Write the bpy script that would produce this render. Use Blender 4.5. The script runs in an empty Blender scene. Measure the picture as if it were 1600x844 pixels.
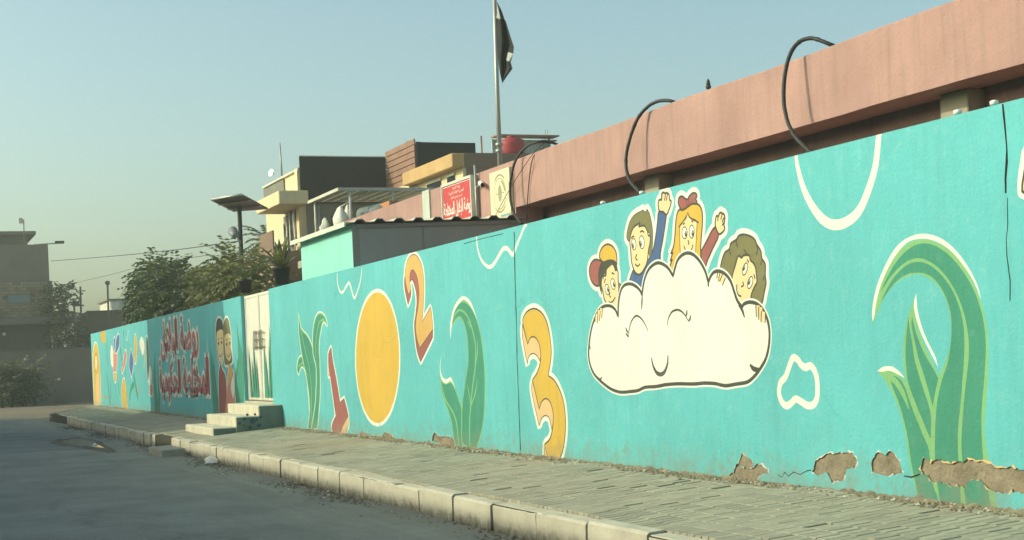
import bpy, bmesh, math, random
from mathutils import Vector, Matrix
from mathutils.geometry import delaunay_2d_cdt
random.seed(7)
R = math.radians
SC = bpy.context.scene
COL = SC.collection

# ---------------------------------------------------------------- camera
FPX, U0, V0, ROLL, EYE = 2300.0, 800.0, 555.0, 0.045, 1.2
YAW = math.atan(959.6 / 2300.0)
ca, sa, cr, sr = math.cos(YAW), math.sin(YAW), math.cos(ROLL), math.sin(ROLL)
cd = bpy.data.cameras.new('camera')
cd.sensor_width = 36.0
cd.lens = FPX / 1600.0 * 36.0
cd.shift_y = (V0 - 422.0) / 1600.0
cd.clip_start, cd.clip_end = 0.1, 4000.0
cam = bpy.data.objects.new('camera', cd)
COL.objects.link(cam)
fw = Vector((-ca, sa, 0)); rt = Vector((sa, ca, 0)); up = Vector((0, 0, 1))
right_img = rt * cr + up * -sr
up_img = rt * sr + up * cr
m = Matrix((right_img, up_img, -fw)).transposed().to_4x4()
m.translation = (0, 0, EYE)
cam.matrix_world = m
SC.camera = cam

# ---------------------------------------------------------------- sky, sun, exposure
SUN_EL, SUN_AZ = R(27.0), R(20.0)          # elevation; angle of the sun's bearing from the wall's normal
to_sun = Vector((-math.sin(SUN_AZ) * math.cos(SUN_EL), -math.cos(SUN_AZ) * math.cos(SUN_EL), math.sin(SUN_EL)))
wd = bpy.data.worlds.new('World'); SC.world = wd; wd.use_nodes = True
nt = wd.node_tree; nt.nodes.clear()
sky = nt.nodes.new('ShaderNodeTexSky'); sky.sky_type = 'NISHITA'; sky.sun_disc = False
sky.sun_elevation = SUN_EL; sky.sun_rotation = R(200.0)
sky.air_density, sky.dust_density, sky.ozone_density, sky.altitude = 1.0, 3.5, 0.8, 40
mul = nt.nodes.new('ShaderNodeMix'); mul.data_type = 'RGBA'; mul.blend_type = 'MULTIPLY'
mul.inputs['Factor'].default_value = 1.0
mul.inputs['B'].default_value = (0.88, 1.0, 0.85, 1)
bg = nt.nodes.new('ShaderNodeBackground'); bg.inputs['Strength'].default_value = 0.15
wo = nt.nodes.new('ShaderNodeOutputWorld')
nt.links.new(sky.outputs[0], mul.inputs['A']); nt.links.new(mul.outputs['Result'], bg.inputs['Color'])
nt.links.new(bg.outputs[0], wo.inputs['Surface'])
ld = bpy.data.lights.new('sun', 'SUN'); ld.energy = 2.05; ld.angle = R(0.6); ld.color = (1.0, 0.965, 0.715)
sun = bpy.data.objects.new('sun', ld); COL.objects.link(sun)
sun.location = to_sun * 60
sun.rotation_euler = (-to_sun).to_track_quat('-Z', 'Y').to_euler()
SC.view_settings.view_transform = 'Standard'; SC.view_settings.look = 'None'
SC.view_settings.gamma = 1.0; SC.view_settings.exposure = 0.6
SC.cycles.max_bounces = 6
SC.cycles.use_denoising = True; SC.cycles.denoising_input_passes = 'RGB_ALBEDO_NORMAL'; SC.cycles.denoising_prefilter = 'NONE'

# ---------------------------------------------------------------- sight lines -> points in the place
def ray(u, v):
    x, y = u - U0, V0 - v
    X = x * cr + y * sr; Y = -x * sr + y * cr
    return (-ca * FPX + sa * X, sa * FPX + ca * X, Y)
def onY(u, v, yp):
    d = ray(u, v); t = yp / d[1]; return Vector((d[0] * t, yp, EYE + d[2] * t))
def onX(u, v, xp):
    d = ray(u, v); t = xp / d[0]; return Vector((xp, d[1] * t, EYE + d[2] * t))
def onZ(u, v, z):
    d = ray(u, v); t = (z - EYE) / d[2]; return Vector((d[0] * t, d[1] * t, z))
def proj(p):
    x, y, z = p[0], p[1], p[2] - EYE
    f = -ca * x + sa * y
    if f <= 0.1: return (-9e3, -9e3)
    X = (sa * x + ca * y) / f * FPX; Y = z / f * FPX
    return (U0 + X * cr - Y * sr, V0 - (X * sr + Y * cr))

# ---------------------------------------------------------------- materials
MATS = {}
def surf(name, col, var=0.12, scale=1.5, bump=0.15, bscale=40.0, rough=0.85, spec=0.25, metal=0.0,
         dirt=None, fine=0.06, streak=0.0, scuff=0.0, worn=None, hair=0.0):
    """Principled surface with large blotches, fine grain, optional vertical streaks and a base stain."""
    if name in MATS: return MATS[name]
    mt = bpy.data.materials.new(name); mt.use_nodes = True
    n = mt.node_tree.nodes; L = mt.node_tree.links
    b = n['Principled BSDF']
    b.inputs['Roughness'].default_value = rough
    b.inputs['Specular IOR Level'].default_value = spec
    b.inputs['Metallic'].default_value = metal
    g = n.new('ShaderNodeNewGeometry')
    def noise(sc, det=5, vec=None, ro=0.6):
        t = n.new('ShaderNodeTexNoise'); t.inputs['Scale'].default_value = sc
        t.inputs['Detail'].default_value = det; t.inputs['Roughness'].default_value = ro
        L.new(vec if vec is not None else g.outputs['Position'], t.inputs['Vector']); return t.outputs['Fac']
    def math_(op, a, bb, clamp=False):
        q = n.new('ShaderNodeMath'); q.operation = op; q.use_clamp = clamp
        for i, s in enumerate((a, bb)):
            if s is None: continue
            if isinstance(s, (int, float)): q.inputs[i].default_value = s
            else: L.new(s, q.inputs[i])
        return q.outputs[0]
    def mix(fac, a, bb):
        q = n.new('ShaderNodeMix'); q.data_type = 'RGBA'
        if isinstance(fac, (int, float)): q.inputs['Factor'].default_value = fac
        else: L.new(fac, q.inputs['Factor'])
        for k, s in (('A', a), ('B', bb)):
            if isinstance(s, tuple): q.inputs[k].default_value = (*s[:3], 1)
            else: L.new(s, q.inputs[k])
        return q.outputs['Result']
    def ramp(f, lo, hi):
        q = n.new('ShaderNodeMapRange'); q.inputs['From Min'].default_value = lo; q.inputs['From Max'].default_value = hi
        L.new(f, q.inputs['Value']); return q.outputs['Result']
    lo = tuple(c * (1 - var) for c in col); hi = tuple(min(1, c * (1 + var)) for c in col)
    big = ramp(noise(scale, 6), 0.3, 0.7)
    c = mix(big, lo, hi)
    if fine:
        f2 = ramp(noise(bscale * 1.3, 3), 0.25, 0.75)
        c = mix(f2, c, mix(fine * 2.2, c, (col[0] * .4, col[1] * .4, col[2] * .4)))
    if streak:
        mp = n.new('ShaderNodeMapping'); mp.inputs['Scale'].default_value = (5.0, 5.0, 0.35)
        L.new(g.outputs['Position'], mp.inputs['Vector'])
        s = ramp(noise(1.6, 4, mp.outputs[0]), 0.48, 0.75)
        c = mix(math_('MULTIPLY', s, streak), c, (col[0] * .55 + .02, col[1] * .6 + .02, col[2] * .6 + .02))
    if worn:                       # thin coverage: the coat below and pale chalking show through in patches
        wn = math_('MULTIPLY', ramp(noise(7.0, 9, None, 0.75), 0.53, 0.74), 0.42)
        c = mix(wn, c, worn)
        mp3 = n.new('ShaderNodeMapping'); mp3.inputs['Scale'].default_value = (1.0, 1.0, 0.16); mp3.inputs['Rotation'].default_value = (0, 0.12, 0)
        L.new(g.outputs['Position'], mp3.inputs['Vector'])
        br = math_('MULTIPLY', ramp(noise(34.0, 4, mp3.outputs[0]), 0.42, 0.72), 0.16)
        c = mix(br, c, (min(1, col[0] * 1.25 + .04), min(1, col[1] * 1.2 + .04), min(1, col[2] * 1.2 + .04)))
        pa = ramp(noise(0.55, 3, None, 0.5), 0.42, 0.56)
        c = mix(math_('MULTIPLY', pa, 0.17), c, (col[0] * .7, col[1] * .78, col[2] * .8))
    if hair:                       # hairline cracks
        wv = n.new('ShaderNodeTexNoise'); wv.inputs['Scale'].default_value = 2.2; wv.inputs['Detail'].default_value = 6
        L.new(g.outputs['Position'], wv.inputs['Vector'])
        va = n.new('ShaderNodeVectorMath'); va.operation = 'MULTIPLY_ADD'; va.inputs[1].default_value = (.5, .5, .5)
        L.new(wv.outputs['Color'], va.inputs[0]); L.new(g.outputs['Position'], va.inputs[2])
        vo_ = n.new('ShaderNodeTexVoronoi'); vo_.feature = 'DISTANCE_TO_EDGE'; vo_.inputs['Scale'].default_value = .62
        L.new(va.outputs[0], vo_.inputs['Vector'])
        ln = n.new('ShaderNodeMapRange'); ln.inputs['From Min'].default_value = .009; ln.inputs['From Max'].default_value = .002
        L.new(vo_.outputs['Distance'], ln.inputs['Value'])
        c = mix(math_('MULTIPLY', math_('MULTIPLY', ln.outputs[0], ramp(noise(.8, 4), .50, .62)), hair, True), c, (col[0] * .3, col[1] * .32, col[2] * .3))
    if scuff:                      # dark specks and rubbed patches, thicker near the foot
        sz = n.new('ShaderNodeSeparateXYZ'); L.new(g.outputs['Position'], sz.inputs[0])
        low = n.new('ShaderNodeMapRange'); low.inputs['From Min'].default_value = 1.1; low.inputs['From Max'].default_value = 0.0
        L.new(sz.outputs['Z'], low.inputs['Value'])
        sp = ramp(noise(26.0, 7, None, 0.75), 0.55, 0.70); pt = ramp(noise(1.7, 5, None, 0.7), 0.44, 0.66)
        mk2 = math_('MULTIPLY', math_('MULTIPLY', sp, pt), math_('MULTIPLY', low.outputs[0], scuff), True)
        c = mix(mk2, c, (col[0] * .35, col[1] * .38, col[2] * .36))
        rub = math_('MULTIPLY', math_('MULTIPLY', ramp(noise(3.3, 8, None, 0.72), 0.5, 0.72), low.outputs[0]), scuff * .75, True)
        c = mix(rub, c, (col[0] * .7 + .06, col[1] * .72 + .05, col[2] * .7 + .05))
    if dirt:                       # (colour, height of the stain above z0, z0, amount)
        dc, dh, z0, amt = dirt
        sx = n.new('ShaderNodeSeparateXYZ'); L.new(g.outputs['Position'], sx.inputs[0])
        h = math_('DIVIDE', math_('SUBTRACT', sx.outputs['Z'], z0), dh)
        nn = math_('MULTIPLY', math_('SUBTRACT', noise(5.5, 8, None, 0.75), 0.5), 4.5)
        mk = math_('MULTIPLY', math_('SUBTRACT', math_('SUBTRACT', 1.0, h), nn), amt, True)
        c = mix(mk, c, dc)
    L.new(c, b.inputs['Base Color'])
    if bump:
        bn = n.new('ShaderNodeBump'); bn.inputs['Strength'].default_value = bump; bn.inputs['Distance'].default_value = 0.02
        L.new(math_('ADD', noise(bscale, 6), math_('MULTIPLY', noise(bscale * .12, 3), 1.2)), bn.inputs['Height'])
        L.new(bn.outputs[0], b.inputs['Normal'])
    MATS[name] = mt
    return mt

SOIL = (0.30, 0.235, 0.16)
PAINT = dict(teal=(.125, .48, .505), white=(.75, .76, .68), ink=(.075, .075, .06), dgreen=(.06, .275, .19), lgreen=(.225, .46, .20),
             yellow=(.64, .41, .07), peach=(.74, .49, .25), maroon=(.34, .115, .105), skin=(.80, .61, .34), olive=(.20, .185, .085),
             blue=(.075, .135, .29), orange=(.66, .40, .13), red=(.50, .14, .15), sienna=(.50, .28, .10), lgrey=(.62, .64, .6),
             pinkp=(.62, .26, .22), black=(.05, .055, .055), navy=(.10, .15, .35))
def paint(c):
    return surf('paint_' + c, PAINT[c], var=0.09, scale=0.9, bump=0.26, bscale=38, rough=0.78, spec=0.22,
                dirt=((.24, .235, .175), 0.30, -0.05, 0.5), fine=0.05, streak=0.34, scuff=0.95,
                worn=(.30, .56, .55) if c == 'teal' else tuple(a * .6 + b * .4 for a, b in zip(PAINT[c], (.30, .50, .48))), hair=.2)

# ---------------------------------------------------------------- mesh helpers
BASE = {}
class MB:
    def __init__(s): s.v = []; s.f = []; s.m = []; s.mats = []; s.sm = []
    def mi(s, mt):
        if mt not in s.mats: s.mats.append(mt)
        return s.mats.index(mt)
    def poly(s, pts, mt, smooth=False):
        k = len(s.v); s.v.extend(Vector(p) for p in pts); s.f.append(tuple(range(k, k + len(pts)))); s.m.append(s.mi(mt)); s.sm.append(smooth)
        return s
    def hexa(s, p, mt, skip=()):
        """p: 8 corners, bottom 4 (ccw from above) then top 4"""
        k = len(s.v); s.v.extend(Vector(q) for q in p); i = s.mi(mt)
        for j, q in enumerate(((3, 2, 1, 0), (4, 5, 6, 7), (0, 1, 5, 4), (1, 2, 6, 5), (2, 3, 7, 6), (3, 0, 4, 7))):
            if j in skip: continue
            s.f.append(tuple(k + a for a in q)); s.m.append(i); s.sm.append(False)
        return s
    def box(s, x0, x1, y0, y1, z0, z1, mt, skip=()):
        if x0 > x1: x0, x1 = x1, x0
        if y0 > y1: y0, y1 = y1, y0
        if z0 > z1: z0, z1 = z1, z0
        return s.hexa([(x0, y0, z0), (x1, y0, z0), (x1, y1, z0), (x0, y1, z0), (x0, y0, z1), (x1, y0, z1), (x1, y1, z1), (x0, y1, z1)], mt, skip)
    def tube(s, path, rad, mt, n=8, cap=True, smooth=True):
        P = [Vector(p) for p in path]; k = len(s.v); i = s.mi(mt)
        rr = rad if isinstance(rad, (list, tuple)) else [rad] * len(P)
        prev = None
        for j, p in enumerate(P):
            t = (P[min(j + 1, len(P) - 1)] - P[max(j - 1, 0)])
            t = t.normalized() if t.length > 1e-9 else Vector((0, 0, 1))
            a = prev if prev is not None else (Vector((0, 0, 1)) if abs(t.z) < .9 else Vector((1, 0, 0)))
            a = (a - t * a.dot(t)); a = a.normalized() if a.length > 1e-6 else t.orthogonal().normalized()
            prev = a; b = t.cross(a)
            for q in range(n):
                th = 2 * math.pi * q / n
                s.v.append(p + (a * math.cos(th) + b * math.sin(th)) * rr[j])
        for j in range(len(P) - 1):
            for q in range(n):
                a0 = k + j * n + q; a1 = k + j * n + (q + 1) % n
                s.f.append((a0, a1, a1 + n, a0 + n)); s.m.append(i); s.sm.append(smooth)
        if cap:
            s.f.append(tuple(k + q for q in range(n))[::-1]); s.m.append(i); s.sm.append(False)
            e = k + (len(P) - 1) * n
            s.f.append(tuple(e + q for q in range(n))); s.m.append(i); s.sm.append(False)
        return s
    def lathe(s, c, prof, mt, n=20, smooth=True):
        return s.tube([(c[0], c[1], c[2] + z) for r, z in prof], [r for r, z in prof], mt, n, True, smooth)
    def prism(s, pts, off, mt):
        """outline pts extruded by vector off"""
        off = Vector(off); k = len(s.v); n = len(pts); i = s.mi(mt)
        s.v.extend(Vector(p) for p in pts); s.v.extend(Vector(p) + off for p in pts)
        s.f.append(tuple(k + q for q in range(n))); s.m.append(i); s.sm.append(False)
        s.f.append(tuple(k + n + q for q in range(n))[::-1]); s.m.append(i); s.sm.append(False)
        for q in range(n):
            s.f.append((k + q, k + n + q, k + n + (q + 1) % n, k + (q + 1) % n)); s.m.append(i); s.sm.append(False)
        return s
    def mesh(s, name, base=(0, 0, 0), bevel=0):
        me = bpy.data.meshes.new(name); bs = Vector(base)
        me.from_pydata([tuple(p - bs) for p in s.v], [], s.f)
        for mt in s.mats: me.materials.append(mt)
        me.polygons.foreach_set('material_index', s.m); me.polygons.foreach_set('use_smooth', s.sm)
        bm = bmesh.new(); bm.from_mesh(me); bmesh.ops.recalc_face_normals(bm, faces=bm.faces)
        if bevel:
            bmesh.ops.remove_doubles(bm, verts=bm.verts, dist=1e-5)
            bmesh.ops.bevel(bm, geom=[e for e in bm.edges if e.is_manifold and e.calc_face_angle(0) > .6], offset=bevel, segments=1, affect='EDGES')
        bm.to_mesh(me); bm.free(); me.update()
        return me
    def build(s, name, parent=None, base=None, bevel=0):
        if base is None: base = BASE[parent.name] if parent is not None else (0, 0, 0)
        o = bpy.data.objects.new(name, s.mesh(name, base, bevel)); COL.objects.link(o)
        if parent is not None: o.parent = parent
        else: o.location = base
        BASE[o.name] = Vector(base)
        return o
def tag(o, label=None, cat=None, group=None, kind=None):
    if label: o['label'] = label
    if cat: o['category'] = cat
    if group: o['group'] = group
    if kind: o['kind'] = kind
    return o
def thing(name, label, cat, base, group=None):
    o = bpy.data.objects.new(name, None); COL.objects.link(o); o.location = base; o.empty_display_size = .2
    BASE[o.name] = Vector(base)
    return tag(o, label, cat, group)
def part(name, parent, fn, bevel=0):
    mb = MB(); fn(mb); return mb.build(name, parent, None, bevel)
def link_copy(me, name, parent, loc, rot=(0, 0, 0), scl=(1, 1, 1)):
    o = bpy.data.objects.new(name, me); COL.objects.link(o)
    if parent is not None:
        o.parent = parent; o.location = Vector(loc) - BASE[parent.name]
    else: o.location = loc
    o.rotation_euler = rot; o.scale = scl
    return o
# ================================================================ the setting
W = 6.88                 # street face of the painted wall
KERB_Y = 4.90            # street face of the kerb
ROAD_Z = -0.385
def walk_z(y): return -0.06 * (W - y)

m_ground = surf('dry_earth', (.21, .175, .125), var=.25, scale=.35, bump=.5, bscale=9, rough=.95, fine=.12)
m_conc = surf('kerb_concrete', (.58, .535, .42), var=.16, scale=2.2, bump=.35, bscale=35, rough=.9, dirt=((.17, .145, .10), .10, ROAD_Z, .8), fine=.10)
m_concgrey = surf('grey_concrete', (.34, .32, .27), var=.16, scale=2.0, bump=.35, bscale=30, rough=.9, fine=.1)
m_bed = surf('joint_sand', (.075, .07, .05), var=.25, scale=6, bump=.3, bscale=50, rough=1)
m_pav = [surf('paver_' + k, c, var=.10, scale=3.0, bump=.35, bscale=60, rough=.92, fine=.10)
         for k, c in (('plain', (.40, .37, .28)), ('pale', (.435, .405, .305)), ('dull', (.37, .345, .262)))]

def asphalt():
    mt = surf('asphalt', (.29, .292, .27), var=.26, scale=.8, bump=.7, bscale=70, rough=.88, fine=.2)
    n = mt.node_tree.nodes; L = mt.node_tree.links; b = n['Principled BSDF']
    src = b.inputs['Base Color'].links[0].from_socket
    g = n.new('ShaderNodeNewGeometry'); sx = n.new('ShaderNodeSeparateXYZ'); L.new(g.outputs['Position'], sx.inputs[0])
    mp = n.new('ShaderNodeMapping'); mp.inputs['Scale'].default_value = (.35, 1.6, 1); L.new(g.outputs['Position'], mp.inputs['Vector'])
    t = n.new('ShaderNodeTexNoise'); t.inputs['Scale'].default_value = 1.3; t.inputs['Detail'].default_value = 9; t.inputs['Roughness'].default_value = .7
    L.new(mp.outputs[0], t.inputs['Vector'])
    # drifted dust gathers in a ragged band along the kerb
    a = n.new('ShaderNodeMapRange'); a.inputs['From Min'].default_value = 2.4; a.inputs['From Max'].default_value = 5.3
    L.new(sx.outputs['Y'], a.inputs['Value'])
    ad = n.new('ShaderNodeMath'); ad.operation = 'ADD'; L.new(a.outputs[0], ad.inputs[0]); L.new(t.outputs['Fac'], ad.inputs[1])
    r = n.new('ShaderNodeMapRange'); r.inputs['From Min'].default_value = .86; r.inputs['From Max'].default_value = 1.5; r.inputs['To Max'].default_value = .75
    L.new(ad.outputs[0], r.inputs['Value'])
    mx = n.new('ShaderNodeMix'); mx.data_type = 'RGBA'; L.new(r.outputs[0], mx.inputs['Factor']); L.new(src, mx.inputs['A'])
    mx.inputs['B'].default_value = (.29, .275, .22, 1)
    # thin pale streaks left by water along the gutter
    mp2 = n.new('ShaderNodeMapping'); mp2.inputs['Scale'].default_value = (.22, 3.2, 1); mp2.inputs['Rotation'].default_value = (0, 0, .03); L.new(g.outputs['Position'], mp2.inputs['Vector'])
    t2 = n.new('ShaderNodeTexNoise'); t2.inputs['Scale'].default_value = 1.1; t2.inputs['Detail'].default_value = 6; L.new(mp2.outputs[0], t2.inputs['Vector'])
    r2 = n.new('ShaderNodeMapRange'); r2.inputs['From Min'].default_value = .50; r2.inputs['From Max'].default_value = .66; r2.inputs['To Max'].default_value = .5
    L.new(t2.outputs['Fac'], r2.inputs['Value'])
    ml = n.new('ShaderNodeMath'); ml.operation = 'MULTIPLY'; ml.use_clamp = True; L.new(r2.outputs[0], ml.inputs[0]); L.new(a.outputs[0], ml.inputs[1])
    mx2 = n.new('ShaderNodeMix'); mx2.data_type = 'RGBA'; L.new(ml.outputs[0], mx2.inputs['Factor']); L.new(mx.outputs['Result'], mx2.inputs['A'])
    mx2.inputs['B'].default_value = (.42, .41, .35, 1)
    ag = n.new('ShaderNodeTexVoronoi'); ag.inputs['Scale'].default_value = 55.0; L.new(g.outputs['Position'], ag.inputs['Vector'])
    agr = n.new('ShaderNodeMapRange'); agr.inputs['From Min'].default_value = .0; agr.inputs['From Max'].default_value = 1.0; agr.inputs['To Max'].default_value = .32
    L.new(ag.outputs['Color'], agr.inputs['Value'])
    mx3 = n.new('ShaderNodeMix'); mx3.data_type = 'RGBA'; L.new(agr.outputs[0], mx3.inputs['Factor']); L.new(mx2.outputs['Result'], mx3.inputs['A'])
    mx3.inputs['B'].default_value = (.07, .07, .065, 1)
    wv = n.new('ShaderNodeTexNoise'); wv.inputs['Scale'].default_value = 1.5; wv.inputs['Detail'].default_value = 7; L.new(g.outputs['Position'], wv.inputs['Vector'])
    va = n.new('ShaderNodeVectorMath'); va.operation = 'MULTIPLY_ADD'; va.inputs[1].default_value = (1.1, 1.1, 0); L.new(wv.outputs['Color'], va.inputs[0]); L.new(g.outputs['Position'], va.inputs[2])
    cv = n.new('ShaderNodeTexVoronoi'); cv.feature = 'DISTANCE_TO_EDGE'; cv.inputs['Scale'].default_value = .30; L.new(va.outputs[0], cv.inputs['Vector'])
    cm = n.new('ShaderNodeMapRange'); cm.inputs['From Min'].default_value = .012; cm.inputs['From Max'].default_value = .003; cm.inputs['To Max'].default_value = .22; L.new(cv.outputs['Distance'], cm.inputs['Value'])
    mx4 = n.new('ShaderNodeMix'); mx4.data_type = 'RGBA'; L.new(cm.outputs[0], mx4.inputs['Factor']); L.new(mx3.outputs['Result'], mx4.inputs['A']); mx4.inputs['B'].default_value = (.06, .06, .055, 1)
    L.new(mx4.outputs['Result'], b.inputs['Base Color'])
    return mt
m_road = asphalt()

g = MB(); g.poly([(-1500, -1500, -.42), (1500, -1500, -.42), (1500, 1500, -.42), (-1500, 1500, -.42)], m_ground)
tag(g.build('ground'), 'dry bare earth of the cross street beyond the pavement end', kind='structure')

# the road: a lightly uneven sheet
rd = MB(); nx, ny = 120, 16
k0 = 0
rv = []
for i in range(nx + 1):
    x = 14 - (14 + 60.5) * i / nx
    for j in range(ny + 1):
        y = -3.2 + (KERB_Y + .08 + 3.2) * j / ny
        e = 0.012 * math.sin(x * .9 + y * 1.7) + .008 * math.sin(x * 2.3 - y * 2.9)
        rv.append(Vector((x + (.35 * math.sin(y * 2.1) + .2 * math.sin(y * 5.3) if i == nx else 0), y, ROAD_Z + e)))
rd.v = rv; rd.mats = [m_road]
for i in range(nx):
    for j in range(ny):
        a = i * (ny + 1) + j
        rd.f.append((a, a + 1, a + ny + 2, a + ny + 1)); rd.m.append(0); rd.sm.append(True)
tag(rd.build('road'), 'shaded grey asphalt road with dust drifted along the kerb', kind='structure')

# pavement: bed, pavers, kerb stones
def end_x(y): return -53.9 - (y - KERB_Y) / (W - KERB_Y) * 4.6
pave = MB()
pave.hexa([(end_x(KERB_Y + .02), KERB_Y + .02, -.43), (3, KERB_Y + .02, -.43), (3, W + .03, -.43), (end_x(W), W + .03, -.43),
           (end_x(KERB_Y + .02), KERB_Y + .02, walk_z(KERB_Y) - .022), (3, KERB_Y + .02, walk_z(KERB_Y) - .022), (3, W + .03, walk_z(W) - .022), (end_x(W), W + .03, walk_z(W) - .022)], m_bed)
pavement = tag(pave.build('pavement'), 'pavement of small grey concrete pavers at the foot of the mural wall', kind='structure')

PL, PW = 0.2, 0.1
pvs = []
row = 0; y = KERB_Y + .165
rng = random.Random(3)
while y < W - .02:
    yl = min(PL, W - .005 - y)
    xo = (row % 2) * PW * .5
    x = 2.9 + xo
    while x > end_x(y) + .15:
        pvs.append((x - PW / 2, y + yl / 2, yl, rng.random(), rng.random(), rng.random()))
        x -= PW
    y += PL; row += 1
STEP_X0, STEP_X1, STEP_Y = -31.1, -28.2, 5.5
pvs = [p for p in pvs if not (STEP_X0 + .05 < p[0] < STEP_X1 - .05 and p[1] > STEP_Y + .1)]
def in_view(p):
    u, v = proj(p); return -10 < u < 1610 and -10 < v < 850
def depth(p): return -ca * p[0] + sa * p[1]
vis = sorted((i for i, p in enumerate(pvs) if p[2] > .15 and in_view((p[0], p[1], walk_z(p[1])))), key=lambda i: depth(pvs[i]))[:300]
vis = set(vis)
def paver_mesh(mb, cx, cy, yl, z, tilt, tiltx, gap, gapx, mt):
    hx, hy = PW / 2 - gapx, yl / 2 - gap; c = .003
    zt = lambda dx, dy: z + tilt * dy + tiltx * dx
    lo = [(cx - hx, cy - hy), (cx + hx, cy - hy), (cx + hx, cy + hy), (cx - hx, cy + hy)]
    hi = [(cx - hx + c, cy - hy + c), (cx + hx - c, cy - hy + c), (cx + hx - c, cy + hy - c), (cx - hx + c, cy + hy - c)]
    k = len(mb.v); i = mb.mi(mt)
    for (a, b) in lo: mb.v.append(Vector((a, b, z - .045)))
    for (a, b) in lo: mb.v.append(Vector((a, b, zt(a - cx, b - cy) - c)))
    for (a, b) in hi: mb.v.append(Vector((a, b, zt(a - cx, b - cy))))
    for q in range(4):
        r = (q + 1) % 4
        mb.f.append((k + q, k + r, k + 4 + r, k + 4 + q)); mb.f.append((k + 4 + q, k + 4 + r, k + 8 + r, k + 8 + q))
    mb.f.append((k + 8, k + 9, k + 10, k + 11))
    mb.m += [i] * 9; mb.sm += [False] * 9
far = MB(); variants = {}
for i, (cx, cy, yl, a, b, c) in enumerate(pvs):
    z = walk_z(cy) + (a - .5) * .0035 + .006 * math.sin(cx * 1.3 + cy * 2.1) + .005 * math.sin(cx * 3.1 - cy * 1.7) - (.010 if b > .98 else 0)
    mt = m_pav[int(c * 2.999)]
    gx = .0012 + (.003 + .0045 * rng.random() if rng.random() < .5 else .0012 * rng.random())
    if i in vis:
        key = (int(c * 2.999), min(5, int(gx / .002)))
        if key not in variants:
            mb = MB(); paver_mesh(mb, 0, 0, PL, 0, 0, 0, .0012, gx, mt); variants[key] = mb.mesh('paver')
        link_copy(variants[key], 'paver', pavement, (cx, cy, z), (math.atan(.06) + (b - .5) * .012, (a - .5) * .02, (c - .5) * .008))
    else:
        paver_mesh(far, cx, cy, yl, z, .06 + (b - .5) * .012, (a - .5) * .02, .0012, gx, mt)
tag(far.build('pavers', pavement), kind='stuff')

# kerb stones, one metre long, a few broken or missing
def kerb_mesh(lx, seed, chip):
    r = random.Random(seed); mb = MB(); n = 7
    prof = [(0, -.30), (.004, .09), (.026, .112), (.155, .117), (.155, -.30)]
    k = len(mb.v); mb.mats = [m_conc]
    for i in range(n):
        x = (i / (n - 1) - .5) * (lx - .005)
        for j, (py, pz) in enumerate(prof):
            w = r.uniform(-.0025, .0025) if 0 < j < 4 else 0
            if j == 2 and r.random() < .10: w -= .012 * r.random()
            mb.v.append(Vector((x, py - (w if j == 1 else 0), pz + w)))
    for i in range(n - 1):
        for j in range(4):
            a = k + i * 5 + j; mb.f.append((a, a + 1, a + 6, a + 5)); mb.m.append(0); mb.sm.append(False)
    mb.f.append(tuple(k + j for j in range(5))); mb.f.append(tuple(k + (n - 1) * 5 + j for j in range(5))[::-1]); mb.m += [0, 0]; mb.sm += [False, False]
    return mb.mesh('kerb_stone')
long_ = [kerb_mesh(.98, s, s == 2) for s in range(5)]; half = [kerb_mesh(.49, 10 + s, False) for s in range(3)]
x = 2.6; rk = random.Random(5)
GAP0, GAP1 = onZ(250, 678, -.12).x, onZ(262, 684, -.12).x
while x > -53.6:
    l = 1.0 if (x > -21 or rk.random() < .25) else .5
    xc = x - l / 2
    if not (GAP0 - .2 < xc < GAP1 + .2):
        me = rk.choice(long_ if l == 1 else half)
        yb = KERB_Y + rk.uniform(-.012, .012) + (.20 * max(0, (-xc - 46) / 8) ** 2 if xc < -46 else 0)
        link_copy(me, 'kerb_stone', pavement, (xc, yb, walk_z(KERB_Y) - .118 + rk.uniform(-.012, .01)), (rk.uniform(-.02, .01), rk.uniform(-.006, .006), rk.uniform(-.008, .008)))
    x -= l
link_copy(half[1], 'kerb_stone', pavement, ((GAP0 + GAP1) / 2 + .1, KERB_Y + .14, walk_z(KERB_Y) - .15), (.1, .06, .10))
# end of the pavement: stones turning towards the wall
for i in range(8):
    t = i / 8; yy = KERB_Y + .25 + t * 1.6
    link_copy(half[i % 3], 'kerb_stone', pavement, (end_x(yy) - .02, yy, walk_z(yy) - .14), (0, 0, -math.pi / 2 - .25))

# soil and rubble swept against the foot of the wall
m_soil = surf('foot_soil', (.31, .26, .175), var=.3, scale=5, bump=.8, bscale=30, rough=1, fine=.15)
ds = MB(); rs = random.Random(11); ds.mats = [m_soil]
xs = 2.8; N = 1500; prev = None
for i in range(N):
    x = 2.8 - i * (2.8 + 58) / N
    if STEP_X0 - .05 < x < STEP_X1 + .05: prev = None; continue
    amp = .5 + .5 * math.sin(x * .8) * math.sin(x * 2.3 + 1)
    h = .006 + .03 * amp * rs.random() ** 2 + .018 * rs.random(); wd_ = .03 + .13 * amp * rs.random() + .05 * rs.random()
    row_ = [(x, W + .01, h), (x, W - wd_ * .3, h * .75 + walk_z(W - .1)), (x, W - wd_ * .7, h * .3 + walk_z(W - wd_)), (x, W - wd_, walk_z(W - wd_) - .01)]
    k = len(ds.v); ds.v += [Vector(p) for p in row_]
    if prev is not None:
        for j in range(3): ds.f.append((prev + j, prev + j + 1, k + j + 1, k + j)); ds.m.append(0); ds.sm.append(False)
    prev = k
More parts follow.
